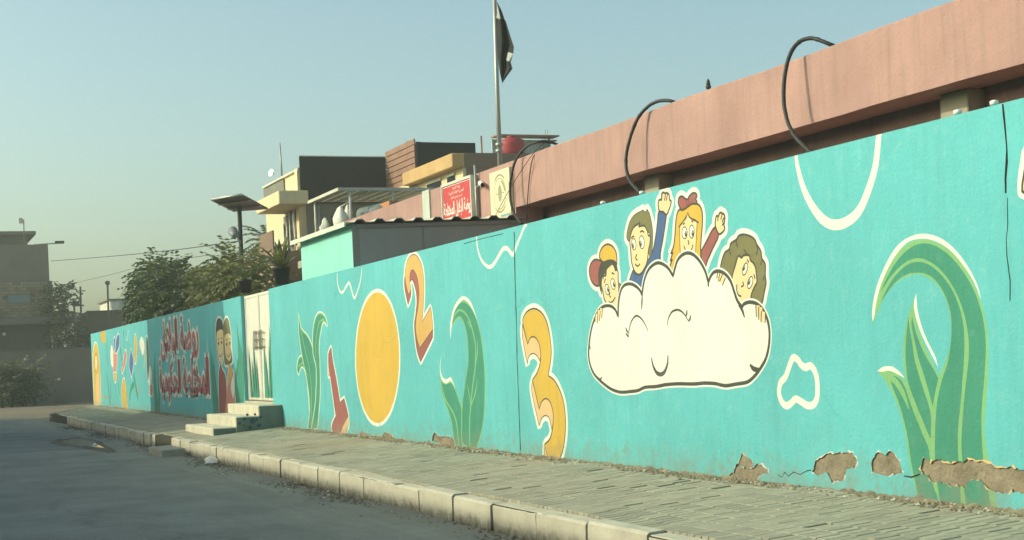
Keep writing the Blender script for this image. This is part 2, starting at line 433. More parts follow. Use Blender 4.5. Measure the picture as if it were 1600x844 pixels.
def pebble(mb, p, s, mt, r):
    k = len(mb.v); i = mb.mi(mt); a0 = r.random() * 6
    for q in range(5):
        a = a0 + q * 1.2566; mb.v.append(Vector(p) + Vector((math.cos(a) * s * r.uniform(.7, 1.2), math.sin(a) * s * r.uniform(.7, 1.2), r.uniform(0, .25) * s)))
    mb.v.append(Vector(p) + Vector((0, 0, s * r.uniform(.6, 1.1))))
    for q in range(5): mb.f.append((k + q, k + (q + 1) % 5, k + 5)); mb.m.append(i); mb.sm.append(False)
m_chip = surf('plaster_chip', (.55, .52, .42), rough=.9)
for i in range(7000):
    x = rs.uniform(-46, 0); y = W - abs(rs.gauss(0, .085)) - .01
    if STEP_X0 - .1 < x < STEP_X1 + .1 or y < KERB_Y + .2: continue
    pebble(ds, (x, y, walk_z(y)), rs.uniform(.006, .026), m_chip if rs.random() < .12 else m_soil, rs)
tag(ds.build('soil'), 'soil and crumbled plaster swept against the foot of the wall', 'soil', kind='stuff')
# gutter grit
gm = MB(); m_grit = surf('gutter_grit', (.17, .155, .115), var=.3, rough=1)
for i in range(3800):
    x = rs.uniform(-50, -2); y = KERB_Y - abs(rs.gauss(0, .22)) - .02
    pebble(gm, (x, y, ROAD_Z - .005), rs.uniform(.006, .028), m_chip if rs.random() < .05 else m_grit, rs)
tag(gm.build('grit'), 'loose grit and litter lying in the gutter along the kerb', 'grit', kind='stuff')
# ================================================================ the painted wall
WALL_H = 2.735
XG0, XG1 = -31.55, -28.95            # gate opening
XL, XR = -58.4, 2.5
CROPS = dict(A=(910, 360, 100 / 563), B=(970, 290, 90 / 447), C=(1035, 290, 110 / 714), D=(1100, 350, 110 / 546), E=(910, 390, 300 / 1101),
             F=(1340, 350, 220 / 743), G=(1360, 560, 240 / 844), H=(800, 470, 100 / 325), I=(675, 455, 100 / 338), J=(620, 385, 70 / 311),
             K=(455, 475, 100 / 393), L=(545, 440, 100 / 338), M=(225, 470, 120 / 519), N=(320, 450, 130 / 457), O=(138, 500, 110 / 619),
             P=(1200, 0, 400 / 938), Q=(440, 320, 420 / 1600), R=(1000, 680, .375), S=(1100, 560, 220 / 928), T=(1560, 150, 40 / 188), U=(480, 660, .325), Z=(0, 0, 1))
def wp(c, p):
    o = CROPS[c]; q = onY(o[0] + p[0] * o[2], o[1] + p[1] * o[2], W); return (q.x, q.z)
def smooth(pts, closed, k=5):
    """Catmull-Rom through pts; a third value marks a corner"""
    n = len(pts); P = [(p[0], p[1]) for p in pts]; cor = [len(p) > 2 for p in pts]; out = []
    for i in range(n if closed else n - 1):
        a, b = P[i], P[(i + 1) % n]
        p0 = P[i - 1] if (closed or i > 0) and not cor[i] else (2 * a[0] - b[0], 2 * a[1] - b[1])
        p3 = P[(i + 2) % n] if (closed or i + 2 < n) and not cor[(i + 1) % n] else (2 * b[0] - a[0], 2 * b[1] - a[1])
        for q in range(k):
            t = q / k
            out.append(tuple(.5 * (2 * a[d] + (b[d] - p0[d]) * t + (2 * p0[d] - 5 * a[d] + 4 * b[d] - p3[d]) * t * t + (3 * a[d] - p0[d] - 3 * b[d] + p3[d]) * t ** 3) for d in (0, 1)))
    if not closed: out.append(P[-1])
    return out
ITEMS = []                            # (motif, colour, [polygons]) in painting order
def area(p): return .5 * sum(p[i][0] * p[(i + 1) % len(p)][1] - p[(i + 1) % len(p)][0] * p[i][1] for i in range(len(p)))
def ribbon(c, w, closed, taper=None):
    n = len(c); Lf, Rt = [], []
    for i in range(n):
        a = c[i - 1] if (closed or i > 0) else c[i]; b = c[(i + 1) % n] if (closed or i < n - 1) else c[i]
        dx, dy = b[0] - a[0], b[1] - a[1]; l = math.hypot(dx, dy) or 1e-9
        h = w / 2
        if taper:
            t = i / (n - 1); h *= taper[0] + (1 - taper[0]) * min(1, t / .35) if t < .5 else taper[1] + (1 - taper[1]) * min(1, (1 - t) / .35)
        Lf.append((c[i][0] - dy / l * h, c[i][1] + dx / l * h)); Rt.append((c[i][0] + dy / l * h, c[i][1] - dx / l * h))
    out = []
    for i in range(n if closed else n - 1):
        j = (i + 1) % n; out.append([Lf[i], Lf[j], Rt[j], Rt[i]])
    return out
def fill(mo, col, c, pts, sm=True):
    p = [wp(c, q) for q in (smooth(pts, True) if sm else pts)]; ITEMS.append((mo, col, [p])); return p
def line(mo, col, c, pts, w, closed=False, taper=None, sm=True):
    p = [wp(c, q) for q in (smooth(pts, closed) if sm else pts)]; ITEMS.append((mo, col, ribbon(p, w, closed, taper))); return p
def shape(mo, col, c, pts, ink=.021, halo=0, sm=True, inkcol='ink'):
    if halo: line(mo, 'white', c, pts, halo * 2, True, sm=sm)
    fill(mo, col, c, pts, sm)
    if ink: line(mo, inkcol, c, pts, ink, True, sm=sm)
def halo(mo, c, lists, w):
    for pts in lists: line(mo, 'white', c, pts, w * 2, True)
def oval(cx, cy, a, b, tilt=0, n=14):
    t = R(tilt); return [(cx + a * math.cos(q) * math.cos(t) - b * math.sin(q) * math.sin(t), cy + a * math.cos(q) * math.sin(t) + b * math.sin(q) * math.cos(t)) for q in (2 * math.pi * i / n for i in range(n))]
def eye(mo, c, cx, cy, a, b, px, py, tilt=0):
    fill(mo, 'white', c, oval(cx, cy, a, b, tilt)); line(mo, 'ink', c, oval(cx, cy, a, b, tilt), .011, True)
    fill(mo, 'ink', c, oval(px, py, a * .48, b * .48, tilt))
    fill(mo, 'white', c, oval(px + a * .08, py - b * .2, a * .15, b * .13, tilt, 8))
def finger(mo, c, a, b, w):
    line(mo, 'ink', c, [a, b], w + .03, sm=False); line(mo, 'skin', c, [a, b], w, sm=False)

# --- white squiggles and rings
line('painted_ring', 'white', 'P', [(101, 552), (108, 610), (130, 690), (165, 760), (205, 808), (245, 824), (290, 812), (335, 770), (370, 690), (395, 600), (407, 480)], .085, taper=(.45, .75))
line('painted_squiggle', 'white', 'S', [(585, -2), (556, 70), (535, 125), (505, 160), (494, 220), (505, 270), (525, 303), (550, 312), (580, 290), (605, 268), (640, 285), (680, 310), (720, 305), (744, 262), (748, 190), (742, 125), (725, 75), (698, 48), (670, 60), (640, 42), (618, 10)], .062, True)
line('painted_squiggle', 'white', 'Q', [(1160, 183), (1165, 250), (1185, 320), (1215, 360), (1240, 370), (1265, 350), (1295, 300), (1320, 262), (1345, 262), (1370, 295), (1382, 288), (1400, 240), (1425, 180), (1445, 132), (1460, 116)], .055, taper=(.6, .6))
line('painted_squiggle', 'white', 'Q', [(332, 408), (332, 460), (345, 510), (362, 522), (380, 495), (400, 465), (412, 490), (425, 540), (435, 555), (450, 520), (470, 450), (478, 376)], .05, taper=(.6, .6))
# --- edge of a painted figure at the right end
shape('painted_figure', 'white', 'T', [(320, 250, 1), (188, 370), (160, 480), (142, 600), (140, 700), (152, 742), (200, 765), (320, 800, 1)], 0)
fill('painted_figure', 'ink', 'T', [(330, 330, 1), (210, 470), (176, 600), (168, 680), (185, 720), (330, 760, 1)])
fill('painted_figure', 'skin', 'T', [(330, 400, 1), (220, 520), (188, 620), (182, 680), (200, 700), (330, 730, 1)])

# --- cloud with children
cl = [(205, 385, 1), (206, 320), (215, 255), (235, 210), (270, 197), (305, 210), (330, 235), (342, 262, 1), (346, 225), (358, 165), (382, 112), (420, 80), (452, 80), (490, 105), (520, 152, 1),
      (530, 110), (547, 60), (575, 30), (607, 20), (642, 34), (678, 75), (706, 130), (722, 188, 1), (735, 155), (755, 130), (785, 124), (820, 142), (850, 182), (870, 240), (888, 292), (915, 330, 1),
      (928, 312), (960, 302), (1000, 312), (1038, 350), (1063, 410), (1073, 480), (1068, 560), (1050, 630), (1015, 690), (985, 728), (945, 760), (880, 772), (820, 781), (760, 769), (700, 766), (640, 771),
      (550, 770), (480, 775), (420, 786), (360, 790), (320, 808), (280, 814), (220, 818), (170, 803), (125, 772), (95, 745), (68, 715), (47, 670), (36, 610), (38, 550), (45, 490), (60, 425), (88, 358), (120, 327), (160, 324), (188, 345)]
bcap = [(148, 235, 1), (155, 190), (180, 145), (220, 122), (260, 137), (290, 177), (302, 225), (304, 300, 1), (280, 272), (240, 264), (185, 282, 1), (165, 264)]
bbrim = [(60, 350), (75, 292), (105, 260), (140, 260), (175, 277, 1), (152, 330), (142, 400), (148, 484, 1), (128, 490), (95, 470), (70, 420)]
bhair = [(185, 280), (230, 262), (275, 268), (300, 300), (307, 348), (290, 342), (275, 312), (262, 297), (232, 318), (212, 345), (206, 402, 1), (195, 380), (182, 432, 1), (176, 402), (168, 440), (166, 490), (172, 565, 1), (152, 505), (146, 420), (150, 350), (165, 305)]
bface = [(262, 295), (280, 320), (290, 352), (305, 348), (314, 372), (314, 420), (320, 500), (317, 580), (322, 690, 1), (285, 680), (262, 668), (225, 655), (195, 610), (180, 540), (166, 480), (176, 402), (206, 398), (212, 345), (232, 318)]
halo('painted_capped_boy', 'A', [bcap, bbrim, bhair, bface], .055)
shape('painted_capped_boy', 'olive', 'A', [(318, 470), (350, 492), (338, 530), (318, 560)], .012)
shape('painted_capped_boy', 'skin', 'A', bface); shape('painted_capped_boy', 'yellow', 'A', bcap, .02); shape('painted_capped_boy', 'maroon', 'A', bbrim, .022); shape('painted_capped_boy', 'ink', 'A', bhair, .008)
eye('painted_capped_boy', 'A', 218, 520, 18, 46, 226, 522, -8); eye('painted_capped_boy', 'A', 270, 472, 19, 48, 278, 478, -8)
for q in ([(192, 464), (198, 440), (206, 428)], [(256, 377), (268, 378), (281, 388)], [(244, 542), (237, 570), (250, 590)], [(232, 625), (250, 636), (272, 618), (290, 588)]): line('painted_capped_boy', 'ink', 'A', q, .018)
# tall boy
h2 = [(45, 400), (55, 330), (75, 270), (110, 225), (160, 197), (172, 190), (190, 205), (205, 185), (215, 205), (222, 215), (238, 280), (248, 360), (247, 450), (240, 520), (225, 555), (215, 480), (228, 390), (205, 350), (185, 317), (160, 312), (135, 322, 1), (152, 286, 1), (115, 310), (92, 332), (80, 370), (70, 425), (58, 432, 1)]
f2 = [(80, 370), (95, 332), (115, 311), (150, 290), (140, 318), (180, 312), (205, 350), (214, 388), (228, 392), (226, 450), (215, 500), (205, 590), (180, 650), (145, 690), (110, 670), (85, 600), (78, 520), (70, 430)]
b2 = [(95, 660), (110, 680), (145, 692), (180, 655), (215, 580), (250, 500), (270, 400), (285, 280), (292, 212), (310, 200), (340, 215), (353, 232), (345, 300), (327, 420), (308, 520), (302, 600), (250, 640), (200, 700), (175, 780), (160, 860), (110, 800), (66, 760)]
d2 = [(300, 198), (290, 150), (294, 118), (306, 110), (316, 112, 1), (318, 66), (332, 54), (344, 64, 1), (352, 56), (362, 60), (374, 70), (380, 112), (391, 120), (384, 160), (356, 226), (330, 205)]
halo('painted_waving_boy', 'B', [h2, f2, b2, d2], .055)
shape('painted_waving_boy', 'blue', 'B', b2); shape('painted_waving_boy', 'skin', 'B', d2); shape('painted_waving_boy', 'olive', 'B', h2, .010); shape('painted_waving_boy', 'skin', 'B', f2)
eye('painted_waving_boy', 'B', 101, 455, 17, 44, 94, 468, -4); eye('painted_waving_boy', 'B', 163, 440, 20, 50, 153, 452, -4)
for q in ([(80, 412), (90, 398), (104, 394)], [(148, 362), (165, 353), (182, 364)], [(126, 533), (115, 562), (130, 582)], [(110, 608), (130, 626), (149, 608)], [(320, 66), (317, 112)], [(346, 66), (340, 118)], [(362, 66), (353, 118)]): line('painted_waving_boy', 'ink', 'B', q, .018)
# girl with bow
h3 = [(165, 252), (142, 320), (132, 420), (126, 520), (112, 620), (84, 692, 1), (106, 676, 1), (78, 768, 1), (102, 746, 1), (70, 850), (120, 860), (260, 800), (420, 820), (393, 740), (388, 640), (395, 520), (405, 400), (405, 290), (386, 216), (350, 186), (300, 186), (230, 220)]
w3 = [(160, 160), (170, 122), (200, 110), (235, 135), (255, 140), (275, 105), (310, 76), (343, 84), (350, 115), (335, 132), (351, 165), (340, 185), (300, 186), (265, 210), (230, 235), (195, 250), (180, 225), (165, 195)]
f3 = [(258, 278), (280, 330), (346, 362), (346, 480), (341, 580), (332, 690), (300, 720), (220, 700), (186, 690), (178, 600), (176, 420), (200, 380), (240, 330)]
s3 = [(535, 420, 1), (570, 490, 1), (560, 540), (510, 640), (462, 750), (430, 830), (396, 780), (392, 680), (402, 650), (450, 560), (500, 462)]
d3 = [(540, 422), (536, 370), (545, 316), (556, 308), (566, 320, 1), (578, 284), (594, 274), (606, 284, 1), (620, 288), (632, 310), (631, 360), (624, 400), (632, 440), (604, 480), (570, 490)]
halo('painted_waving_girl', 'C', [h3, w3, s3, d3], .055)
shape('painted_waving_girl', 'maroon', 'C', s3); shape('painted_waving_girl', 'skin', 'C', d3); shape('painted_waving_girl', 'yellow', 'C', h3); shape('painted_waving_girl', 'skin', 'C', f3, .012); shape('painted_waving_girl', 'maroon', 'C', w3)
shape('painted_waving_girl', 'maroon', 'C', oval(258, 172, 11, 34), .010)
eye('painted_waving_girl', 'C', 225, 480, 26, 60, 238, 492); eye('painted_waving_girl', 'C', 297, 468, 25, 66, 308, 486)
for q in ([(208, 398), (228, 379)], [(294, 358), (313, 368)], [(257, 556), (269, 578), (262, 600)], [(218, 612), (232, 650), (262, 668), (294, 650), (311, 600)], [(262, 290), (282, 328), (368, 375)], [(252, 300), (205, 375), (166, 420)], [(565, 320), (560, 360)], [(606, 290), (592, 345)], [(628, 320), (604, 372)], [(630, 365), (606, 405)]): line('painted_waving_girl', 'ink', 'C', q, .017)
# curly haired child
h4 = [(128, 372), (135, 300), (160, 225), (195, 197), (210, 150), (250, 122), (270, 92), (305, 82), (350, 92), (390, 117), (410, 160), (440, 210), (450, 270), (475, 312), (475, 400), (481, 460), (465, 540), (450, 612), (420, 626), (360, 610), (300, 640), (230, 560), (200, 470), (160, 420)]
f4 = [(265, 250), (290, 262), (310, 244), (350, 245), (360, 282), (382, 302), (400, 340), (406, 390), (411, 450), (395, 482), (370, 540), (355, 602), (320, 640), (280, 650), (250, 610), (230, 540), (215, 470), (220, 400), (240, 330)]
halo('painted_curly_child', 'D', [h4], .055)
shape('painted_curly_child', 'olive', 'D', h4); shape('painted_curly_child', 'skin', 'D', f4)
eye('painted_curly_child', 'D', 318, 350, 18, 48, 310, 342, 14); eye('painted_curly_child', 'D', 358, 455, 18, 48, 350, 452, 14)
for q in ([(335, 276), (348, 300)], [(386, 390), (397, 426)], [(300, 448), (307, 474), (288, 488)], [(256, 468), (253, 515), (268, 552), (289, 562)], [(205, 150), (198, 200), (208, 240)], [(270, 92), (250, 140), (262, 180)], [(408, 165), (416, 200), (405, 240)], [(448, 275), (440, 320)], [(310, 200), (330, 232), (350, 240)], [(470, 400), (455, 440)]): line('painted_curly_child', 'ink', 'D', q, .017)
halo('painted_cloud', 'E', [cl], .035)
shape('painted_cloud', 'white', 'E', cl, .034)
for q, w in (([(206, 315), (203, 385)], .016), ([(343, 255), (340, 345)], .018), ([(722, 180), (722, 215)], .018), ([(895, 318), (915, 345), (930, 390)], .02), ([(960, 660), (985, 686), (1022, 688)], .028), ([(80, 738), (102, 744), (113, 731)], .013), ([(45, 575), (38, 535)], .014),
             ([(265, 503), (268, 460), (280, 415), (300, 385), (320, 382), (345, 405), (362, 435), (377, 466)], .013), ([(265, 503), (258, 492), (248, 480)], .016), ([(264, 478), (254, 465), (248, 446)], .016),
             ([(488, 436), (492, 400), (510, 362), (535, 347), (560, 350), (585, 372), (610, 413)], .013), ([(592, 384), (598, 368), (600, 346)], .016), ([(608, 412), (617, 398), (620, 376)], .016),
             ([(396, 621), (405, 665), (425, 705), (450, 716), (472, 700), (488, 655), (491, 607)], .026), ([(360, 790), (420, 783), (480, 774), (550, 768), (640, 770), (700, 764), (760, 768), (820, 780), (880, 770)], .017), ([(170, 806), (220, 818), (280, 814), (320, 806)], .017)):
    line('painted_cloud', 'ink', 'E', q, w * 1.65, taper=(.45, .45))
finger('painted_capped_boy', 'A', (166, 684), (158, 765), .05); finger('painted_capped_boy', 'A', (146, 700), (138, 792), .05); finger('painted_capped_boy', 'A', (126, 735), (120, 812), .045)
for a, b in (((118, 384), (112, 430)), ((135, 390), (124, 455)), (((155, 402)), (132, 462))): finger('painted_curly_child', 'D', a, b, .045)
for a, b in (((418, 632), (422, 722)), ((440, 645), (440, 745)), ((461, 680), (458, 765))): finger('painted_curly_child', 'D', a, b, .05)

# --- great curled leaf at the right
mo = 'painted_great_leaf'
def FG(*seq): return [((1340 + p[0] * 220 / 743, 350 + p[1] * 220 / 743) + tuple(p[2:]) if c == 'F' else (1360 + p[0] * 240 / 844, 560 + p[1] * 240 / 844) + tuple(p[2:])) for c, pts in seq for p in pts]
b3l = FG(('G', [(40, 72, 1), (90, 68), (140, 80), (186, 118), (202, 155), (250, 290), (310, 430), (345, 560), (345, 790), (270, 800, 1), (232, 650), (212, 560), (200, 470), (180, 360), (150, 260), (110, 170), (66, 104)]))
b2l = FG(('F', [(300, 385, 1), (272, 470), (250, 560), (240, 650), (243, 740), (254, 830)]), ('G', [(212, 200), (258, 310), (308, 430), (335, 560), (345, 700), (400, 790), (420, 600), (365, 320), (388, 110)]), ('F', [(432, 806, 1), (380, 700), (335, 600), (306, 500), (294, 430)]))
b1l = FG(('F', [(80, 535, 1), (86, 440), (105, 370), (140, 280), (190, 182), (250, 115), (320, 82), (390, 88), (460, 120), (530, 182), (590, 270), (640, 380), (670, 480), (688, 600), (690, 720), (686, 830)]),
         ('G', [(640, 200), (630, 300), (626, 400), (636, 480), (652, 570), (680, 740), (696, 830, 1), (400, 830, 1), (332, 560), (338, 440), (345, 320), (378, 110), (415, 10)]), ('F', [(486, 650), (494, 560), (484, 470), (460, 390), (420, 322), (370, 284), (320, 266), (260, 280), (200, 315), (150, 375), (115, 440)]))
ZZ = lambda c, l: fill(mo, c, 'Z', l)
ZZ('lgreen', b3l)
ZZ('dgreen', FG(('G', [(100, 92, 1), (150, 104), (186, 150), (228, 270), (288, 420), (318, 490), (328, 560), (345, 640), (372, 790, 1), (270, 790, 1), (240, 650), (222, 560), (206, 440), (186, 350), (158, 250), (124, 165)])))
line(mo, 'lgreen', 'G', [(85, 88), (140, 130), (180, 195), (212, 280)], .05, taper=(1, .2))
ZZ('lgreen', b2l)
ZZ('dgreen', FG(('F', [(268, 490, 1), (256, 600), (253, 700), (260, 790), (266, 835)]), ('G', [(228, 195), (272, 305), (318, 415), (332, 440, 1), (330, 300), (288, 160), (246, 20)]), ('F', [(287, 620), (274, 545)])))
ZZ('dgreen', FG(('F', [(288, 490, 1), (310, 580), (350, 680), (400, 765), (424, 812)]), ('G', [(374, 105), (354, 200), (342, 265, 1), (320, 180), (284, 60), (264, 0)]), ('F', [(297, 600), (285, 540)])))
ZZ('lgreen', b1l)
ZZ('dgreen', FG(('F', [(122, 362, 1), (150, 292), (210, 192), (270, 132), (330, 104), (400, 111), (480, 162), (550, 242), (610, 342), (650, 450), (671, 560), (677, 660), (672, 760), (668, 830)]), ('G', [(616, 220), (610, 330), (612, 430), (622, 570), (650, 740), (662, 830, 1), (528, 830, 1), (512, 700), (505, 560), (500, 460), (507, 330), (520, 180), (534, 60)]), ('F', [(587, 690), (586, 620), (578, 550), (562, 475), (528, 380), (478, 292), (418, 224), (350, 186), (292, 184), (232, 219), (172, 282)])))
ZZ('dgreen', FG(('F', [(122, 416, 1), (150, 352), (200, 272), (260, 217), (320, 200), (380, 217), (440, 267), (495, 342), (535, 432), (558, 532), (564, 640), (560, 740), (553, 830)]), ('G', [(496, 250), (485, 350), (480, 450), (484, 565), (492, 700), (500, 830, 1), (390, 830, 1), (362, 650), (355, 560), (354, 470), (358, 340), (370, 220), (396, 110), (424, 25)]), ('F', [(488, 660), (496, 560), (489, 460), (459, 372), (414, 302), (370, 268), (320, 257), (260, 267), (200, 307), (150, 372)])))
ZZ('white', FG(('F', [(80, 515, 1), (76, 470), (88, 380), (115, 290), (160, 190), (210, 115), (270, 70), (335, 52), (400, 60), (470, 95), (540, 165), (600, 255), (635, 330), (652, 400, 1), (610, 300), (560, 222), (500, 150), (440, 105), (380, 82), (320, 79), (260, 100), (205, 160), (155, 245), (120, 330), (98, 420), (90, 480)])))
ZZ('white', FG(('F', [(310, 364, 1), (298, 410), (300, 460), (318, 530), (345, 600), (385, 680), (424, 756, 1), (410, 700), (370, 620), (338, 540), (318, 460), (312, 410)])))
ZZ('white', FG(('G', [(37, 70, 1), (70, 47), (118, 45), (158, 72), (188, 108, 1), (150, 88), (105, 68), (66, 74)])))

# --- mid leaf
mo = 'painted_curled_leaf'
lm = [(98, 195, 1), (112, 115), (145, 62), (175, 56), (210, 92), (240, 162), (262, 260), (277, 400), (280, 520), (275, 650), (260, 750), (235, 828, 1), (195, 832, 1), (160, 800), (156, 740), (160, 600), (175, 480), (190, 380), (190, 300), (182, 220), (165, 162), (145, 137), (120, 160)]
ls = [(44, 405, 1), (50, 470), (75, 487), (100, 480), (120, 512), (140, 570), (160, 640), (164, 750), (158, 825, 1), (120, 815, 1), (100, 680), (70, 590), (50, 520)]
for q in (ls, lm): fill(mo, 'dgreen', 'I', q); line(mo, 'lgreen', 'I', q, .028, True)
for q in ([(108, 155), (125, 118), (150, 100), (185, 130), (215, 210), (230, 300), (228, 400), (215, 500), (205, 600), (198, 700), (200, 825)], [(50, 490), (70, 570), (110, 640), (130, 700), (142, 820)]): line(mo, 'lgreen', 'I', q, .034, taper=(.6, 1))
for q in ([(238, 240), (240, 320), (229, 390)], [(240, 460), (228, 540), (208, 598)], [(184, 485), (195, 540), (205, 598)], [(187, 155), (205, 192)]): line(mo, 'lgreen', 'I', q, .024, taper=(.2, 1))
fill(mo, 'white', 'I', [(97, 258, 1), (96, 180), (112, 95), (142, 42), (170, 27), (205, 58), (240, 152, 1), (208, 86), (172, 46), (146, 62), (118, 112), (104, 185)])
fill(mo, 'white', 'I', [(51, 330, 1), (44, 400), (54, 450), (76, 466), (100, 456), (124, 516, 1), (100, 476), (72, 488), (48, 460), (41, 400)])
# --- far leaf
mo = 'painted_leaf_tuft'
for q in ([(46, 430, 1), (60, 385), (80, 395), (100, 480), (112, 640), (126, 740), (140, 640), (108, 420), (70, 332), (46, 340), (37, 400)], [(45, 60, 1), (60, 150), (100, 200), (130, 270), (150, 360), (152, 500), (145, 640), (140, 770, 1), (103, 765, 1), (115, 640), (100, 480), (70, 330), (50, 200)],
          [(222, 130, 1), (205, 78), (175, 58), (150, 90), (135, 170), (135, 300), (155, 400), (150, 600), (125, 770, 1), (160, 760, 1), (176, 560), (175, 380), (170, 250), (185, 140), (200, 104)]):
    line(mo, 'white', 'K', q, .075, True); fill(mo, 'dgreen', 'K', q); line(mo, 'lgreen', 'K', q, .03, True)
for q in ([(52, 120), (80, 260), (112, 400), (125, 560), (122, 740)], [(200, 90), (170, 120), (152, 220), (150, 330)], [(45, 385), (70, 365), (100, 440)]): line(mo, 'lgreen', 'K', q, .03)
# --- figures 3, 2, 1
mo = 'painted_figure_three'
t3 = [(55, 112), (65, 70), (90, 46), (120, 41), (155, 66), (180, 120), (195, 200), (199, 280), (184, 380, 1), (215, 405), (245, 460), (265, 530), (272, 620), (268, 700), (255, 770), (235, 805), (205, 812), (182, 806, 1), (165, 730, 1), (190, 705), (203, 665), (210, 600), (205, 550), (190, 510), (170, 498), (150, 515), (138, 552, 1), (104, 402, 1), (125, 370), (140, 330), (146, 280), (140, 230), (125, 195), (105, 183), (90, 195), (80, 222, 1)]
t3a = [(52, 118, 1), (54, 190), (78, 322, 1), (85, 285), (105, 268), (125, 278), (141, 305, 1), (146, 280), (140, 230), (125, 195), (105, 183), (90, 195), (80, 222, 1)]
t3b = [(103, 400, 1), (102, 470), (138, 637, 1), (150, 600), (170, 583), (190, 600), (203, 660, 1), (210, 600), (205, 550), (190, 510), (170, 498), (150, 515), (138, 552, 1)]
t3c = [(165, 730, 1), (164, 806, 1), (186, 808, 1)]
halo(mo, 'H', [t3, t3a, t3b, t3c], .062)
shape(mo, 'yellow', 'H', t3, .02); shape(mo, 'peach', 'H', t3a, .014); shape(mo, 'peach', 'H', t3b, .014); shape(mo, 'peach', 'H', t3c, .012)
mo = 'painted_figure_two'
t2 = [(60, 235), (58, 170), (70, 110), (90, 72), (120, 56), (150, 80), (175, 140), (187, 230), (188, 350), (177, 522, 1), (235, 420, 1), (245, 500), (251, 575, 1), (160, 706, 1), (140, 640), (130, 560), (136, 490), (148, 420), (155, 340), (151, 270), (140, 210), (120, 170), (105, 165), (92, 190), (90, 240), (97, 300), (80, 336, 1), (68, 280)]
t2m = [(56, 200, 1), (52, 240), (56, 300), (78, 408, 1), (98, 340), (97, 298), (80, 336, 1), (68, 280)]
t2n = [(92, 190), (105, 165), (120, 170), (140, 210), (151, 270), (155, 340), (148, 420), (136, 490), (130, 560), (140, 640), (160, 706, 1), (251, 575, 1), (249, 632, 1), (165, 804, 1), (140, 720), (122, 560), (130, 480), (138, 400), (135, 330), (120, 262), (105, 232), (91, 250, 1)]
halo(mo, 'J', [t2, t2m, t2n], .05)
shape(mo, 'maroon', 'J', t2n, .014); shape(mo, 'maroon', 'J', t2m, .012); shape(mo, 'orange', 'J', t2, .014)
mo = 'painted_figure_one'
t1 = [(228, 310, 1), (238, 280), (246, 274), (255, 350), (275, 450), (300, 605, 1), (325, 580, 1), (345, 660), (349, 700), (320, 745), (296, 802, 1), (260, 794), (250, 745), (276, 685, 1), (262, 600), (245, 480), (232, 390)]
t1a = [(349, 690, 1), (352, 740), (330, 798), (303, 808, 1), (315, 755)]
t1b = [(228, 325, 1), (229, 440), (241, 450), (272, 682, 1), (277, 660), (247, 480), (236, 390)]
halo(mo, 'K', [t1, t1a, t1b], .05)
shape(mo, 'peach', 'K', t1b, .012); shape(mo, 'maroon', 'K', t1, .014); shape(mo, 'peach', 'K', t1a, .012)
# --- plain yellow disc
dsc = oval(152, 402, 114, 345, 0, 24)
line('painted_disc', 'white', 'L', dsc, .11, True); fill('painted_disc', 'yellow', 'L', dsc)

# --- left section: lettering goes on later; two figures, grass blades, small motifs
def blade(mo, c, base, tip, bow, w):
    (x0, y0), (x1, y1) = base, tip; mx, my = (x0 + x1) / 2 + bow, (y0 + y1) / 2
    fill(mo, 'dgreen', c, [(x0 - w, y0, 1), (mx - w * .8, my), (x1, y1, 1), (mx + w * .8, my), (x0 + w, y0, 1)])
for b in (((60, 690), (28, 300), 2, 12), ((75, 690), (48, 350), -6, 9)): blade('painted_grass', 'N', *b)
for b in (((185, 640), (175, 180), 14, 13), ((205, 640), (195, 240), 8, 9), ((170, 640), (200, 320), -12, 8)): blade('painted_grass', 'N', *b)
mo = 'painted_couple'
hb = [(60, 240), (66, 180), (82, 166), (97, 190), (103, 250), (104, 330), (98, 395), (86, 418), (74, 392), (66, 320)]
hg = [(100, 210), (115, 166), (130, 176), (141, 240), (147, 330), (152, 398), (132, 420), (108, 412), (104, 300)]
bb = [(86, 418), (96, 446), (112, 480), (120, 560), (112, 690, 1), (80, 690, 1), (76, 560), (76, 480)]
gb = [(132, 415), (150, 450), (160, 480), (162, 560), (168, 640), (160, 690, 1), (110, 690, 1), (122, 560), (128, 480)]
halo(mo, 'N', [hb, hg, bb, gb], .05)
fill(mo, 'maroon', 'N', bb); fill(mo, 'pinkp', 'N', gb); fill(mo, 'orange', 'N', [(130, 440), (140, 425), (152, 450), (140, 520), (128, 520)])
fill(mo, 'white', 'N', [(158, 470, 1), (162, 560), (155, 610, 1), (142, 540)])
fill(mo, 'ink', 'N', hb); fill(mo, 'skin', 'N', [(66, 245), (98, 232), (102, 300), (99, 380), (88, 414), (76, 390), (68, 320)])
fill(mo, 'olive', 'N', hg); fill(mo, 'skin', 'N', [(110, 262), (138, 255), (147, 320), (145, 380), (133, 402), (116, 375), (110, 320)])
for p in ((76, 305), (93, 300), (120, 310), (138, 303)): fill(mo, 'ink', 'N', oval(p[0], p[1], 3.4, 10, 0, 8))
for q in ([(78, 365), (88, 378), (97, 358)], [(120, 362), (130, 378), (141, 356)]): line(mo, 'ink', 'N', q, .025)
for q in ([(72, 284), (80, 278)], [(89, 276), (97, 276)], [(116, 288), (124, 282)], [(133, 280), (141, 280)]): line(mo, 'ink', 'N', q, .02)
for b in (((92, 770), (72, 330), -8, 10), ((100, 770), (88, 400), 6, 8), ((82, 770), (62, 420), 0, 7)): blade('painted_grass', 'M', *b)
mo = 'painted_small_pictures'
q = [(60, 205), (45, 260), (38, 350), (44, 520), (52, 742, 1), (100, 750, 1), (110, 680), (105, 500), (96, 350), (80, 230)]
halo(mo, 'O', [q], .06); fill(mo, 'yellow', 'O', q); fill(mo, 'sienna', 'O', oval(68, 375, 17, 92)); fill(mo, 'skin', 'O', oval(68, 378, 10, 66)); fill(mo, 'peach', 'O', [(68, 500), (88, 480), (99, 600), (96, 745, 1), (64, 745, 1), (66, 600)])
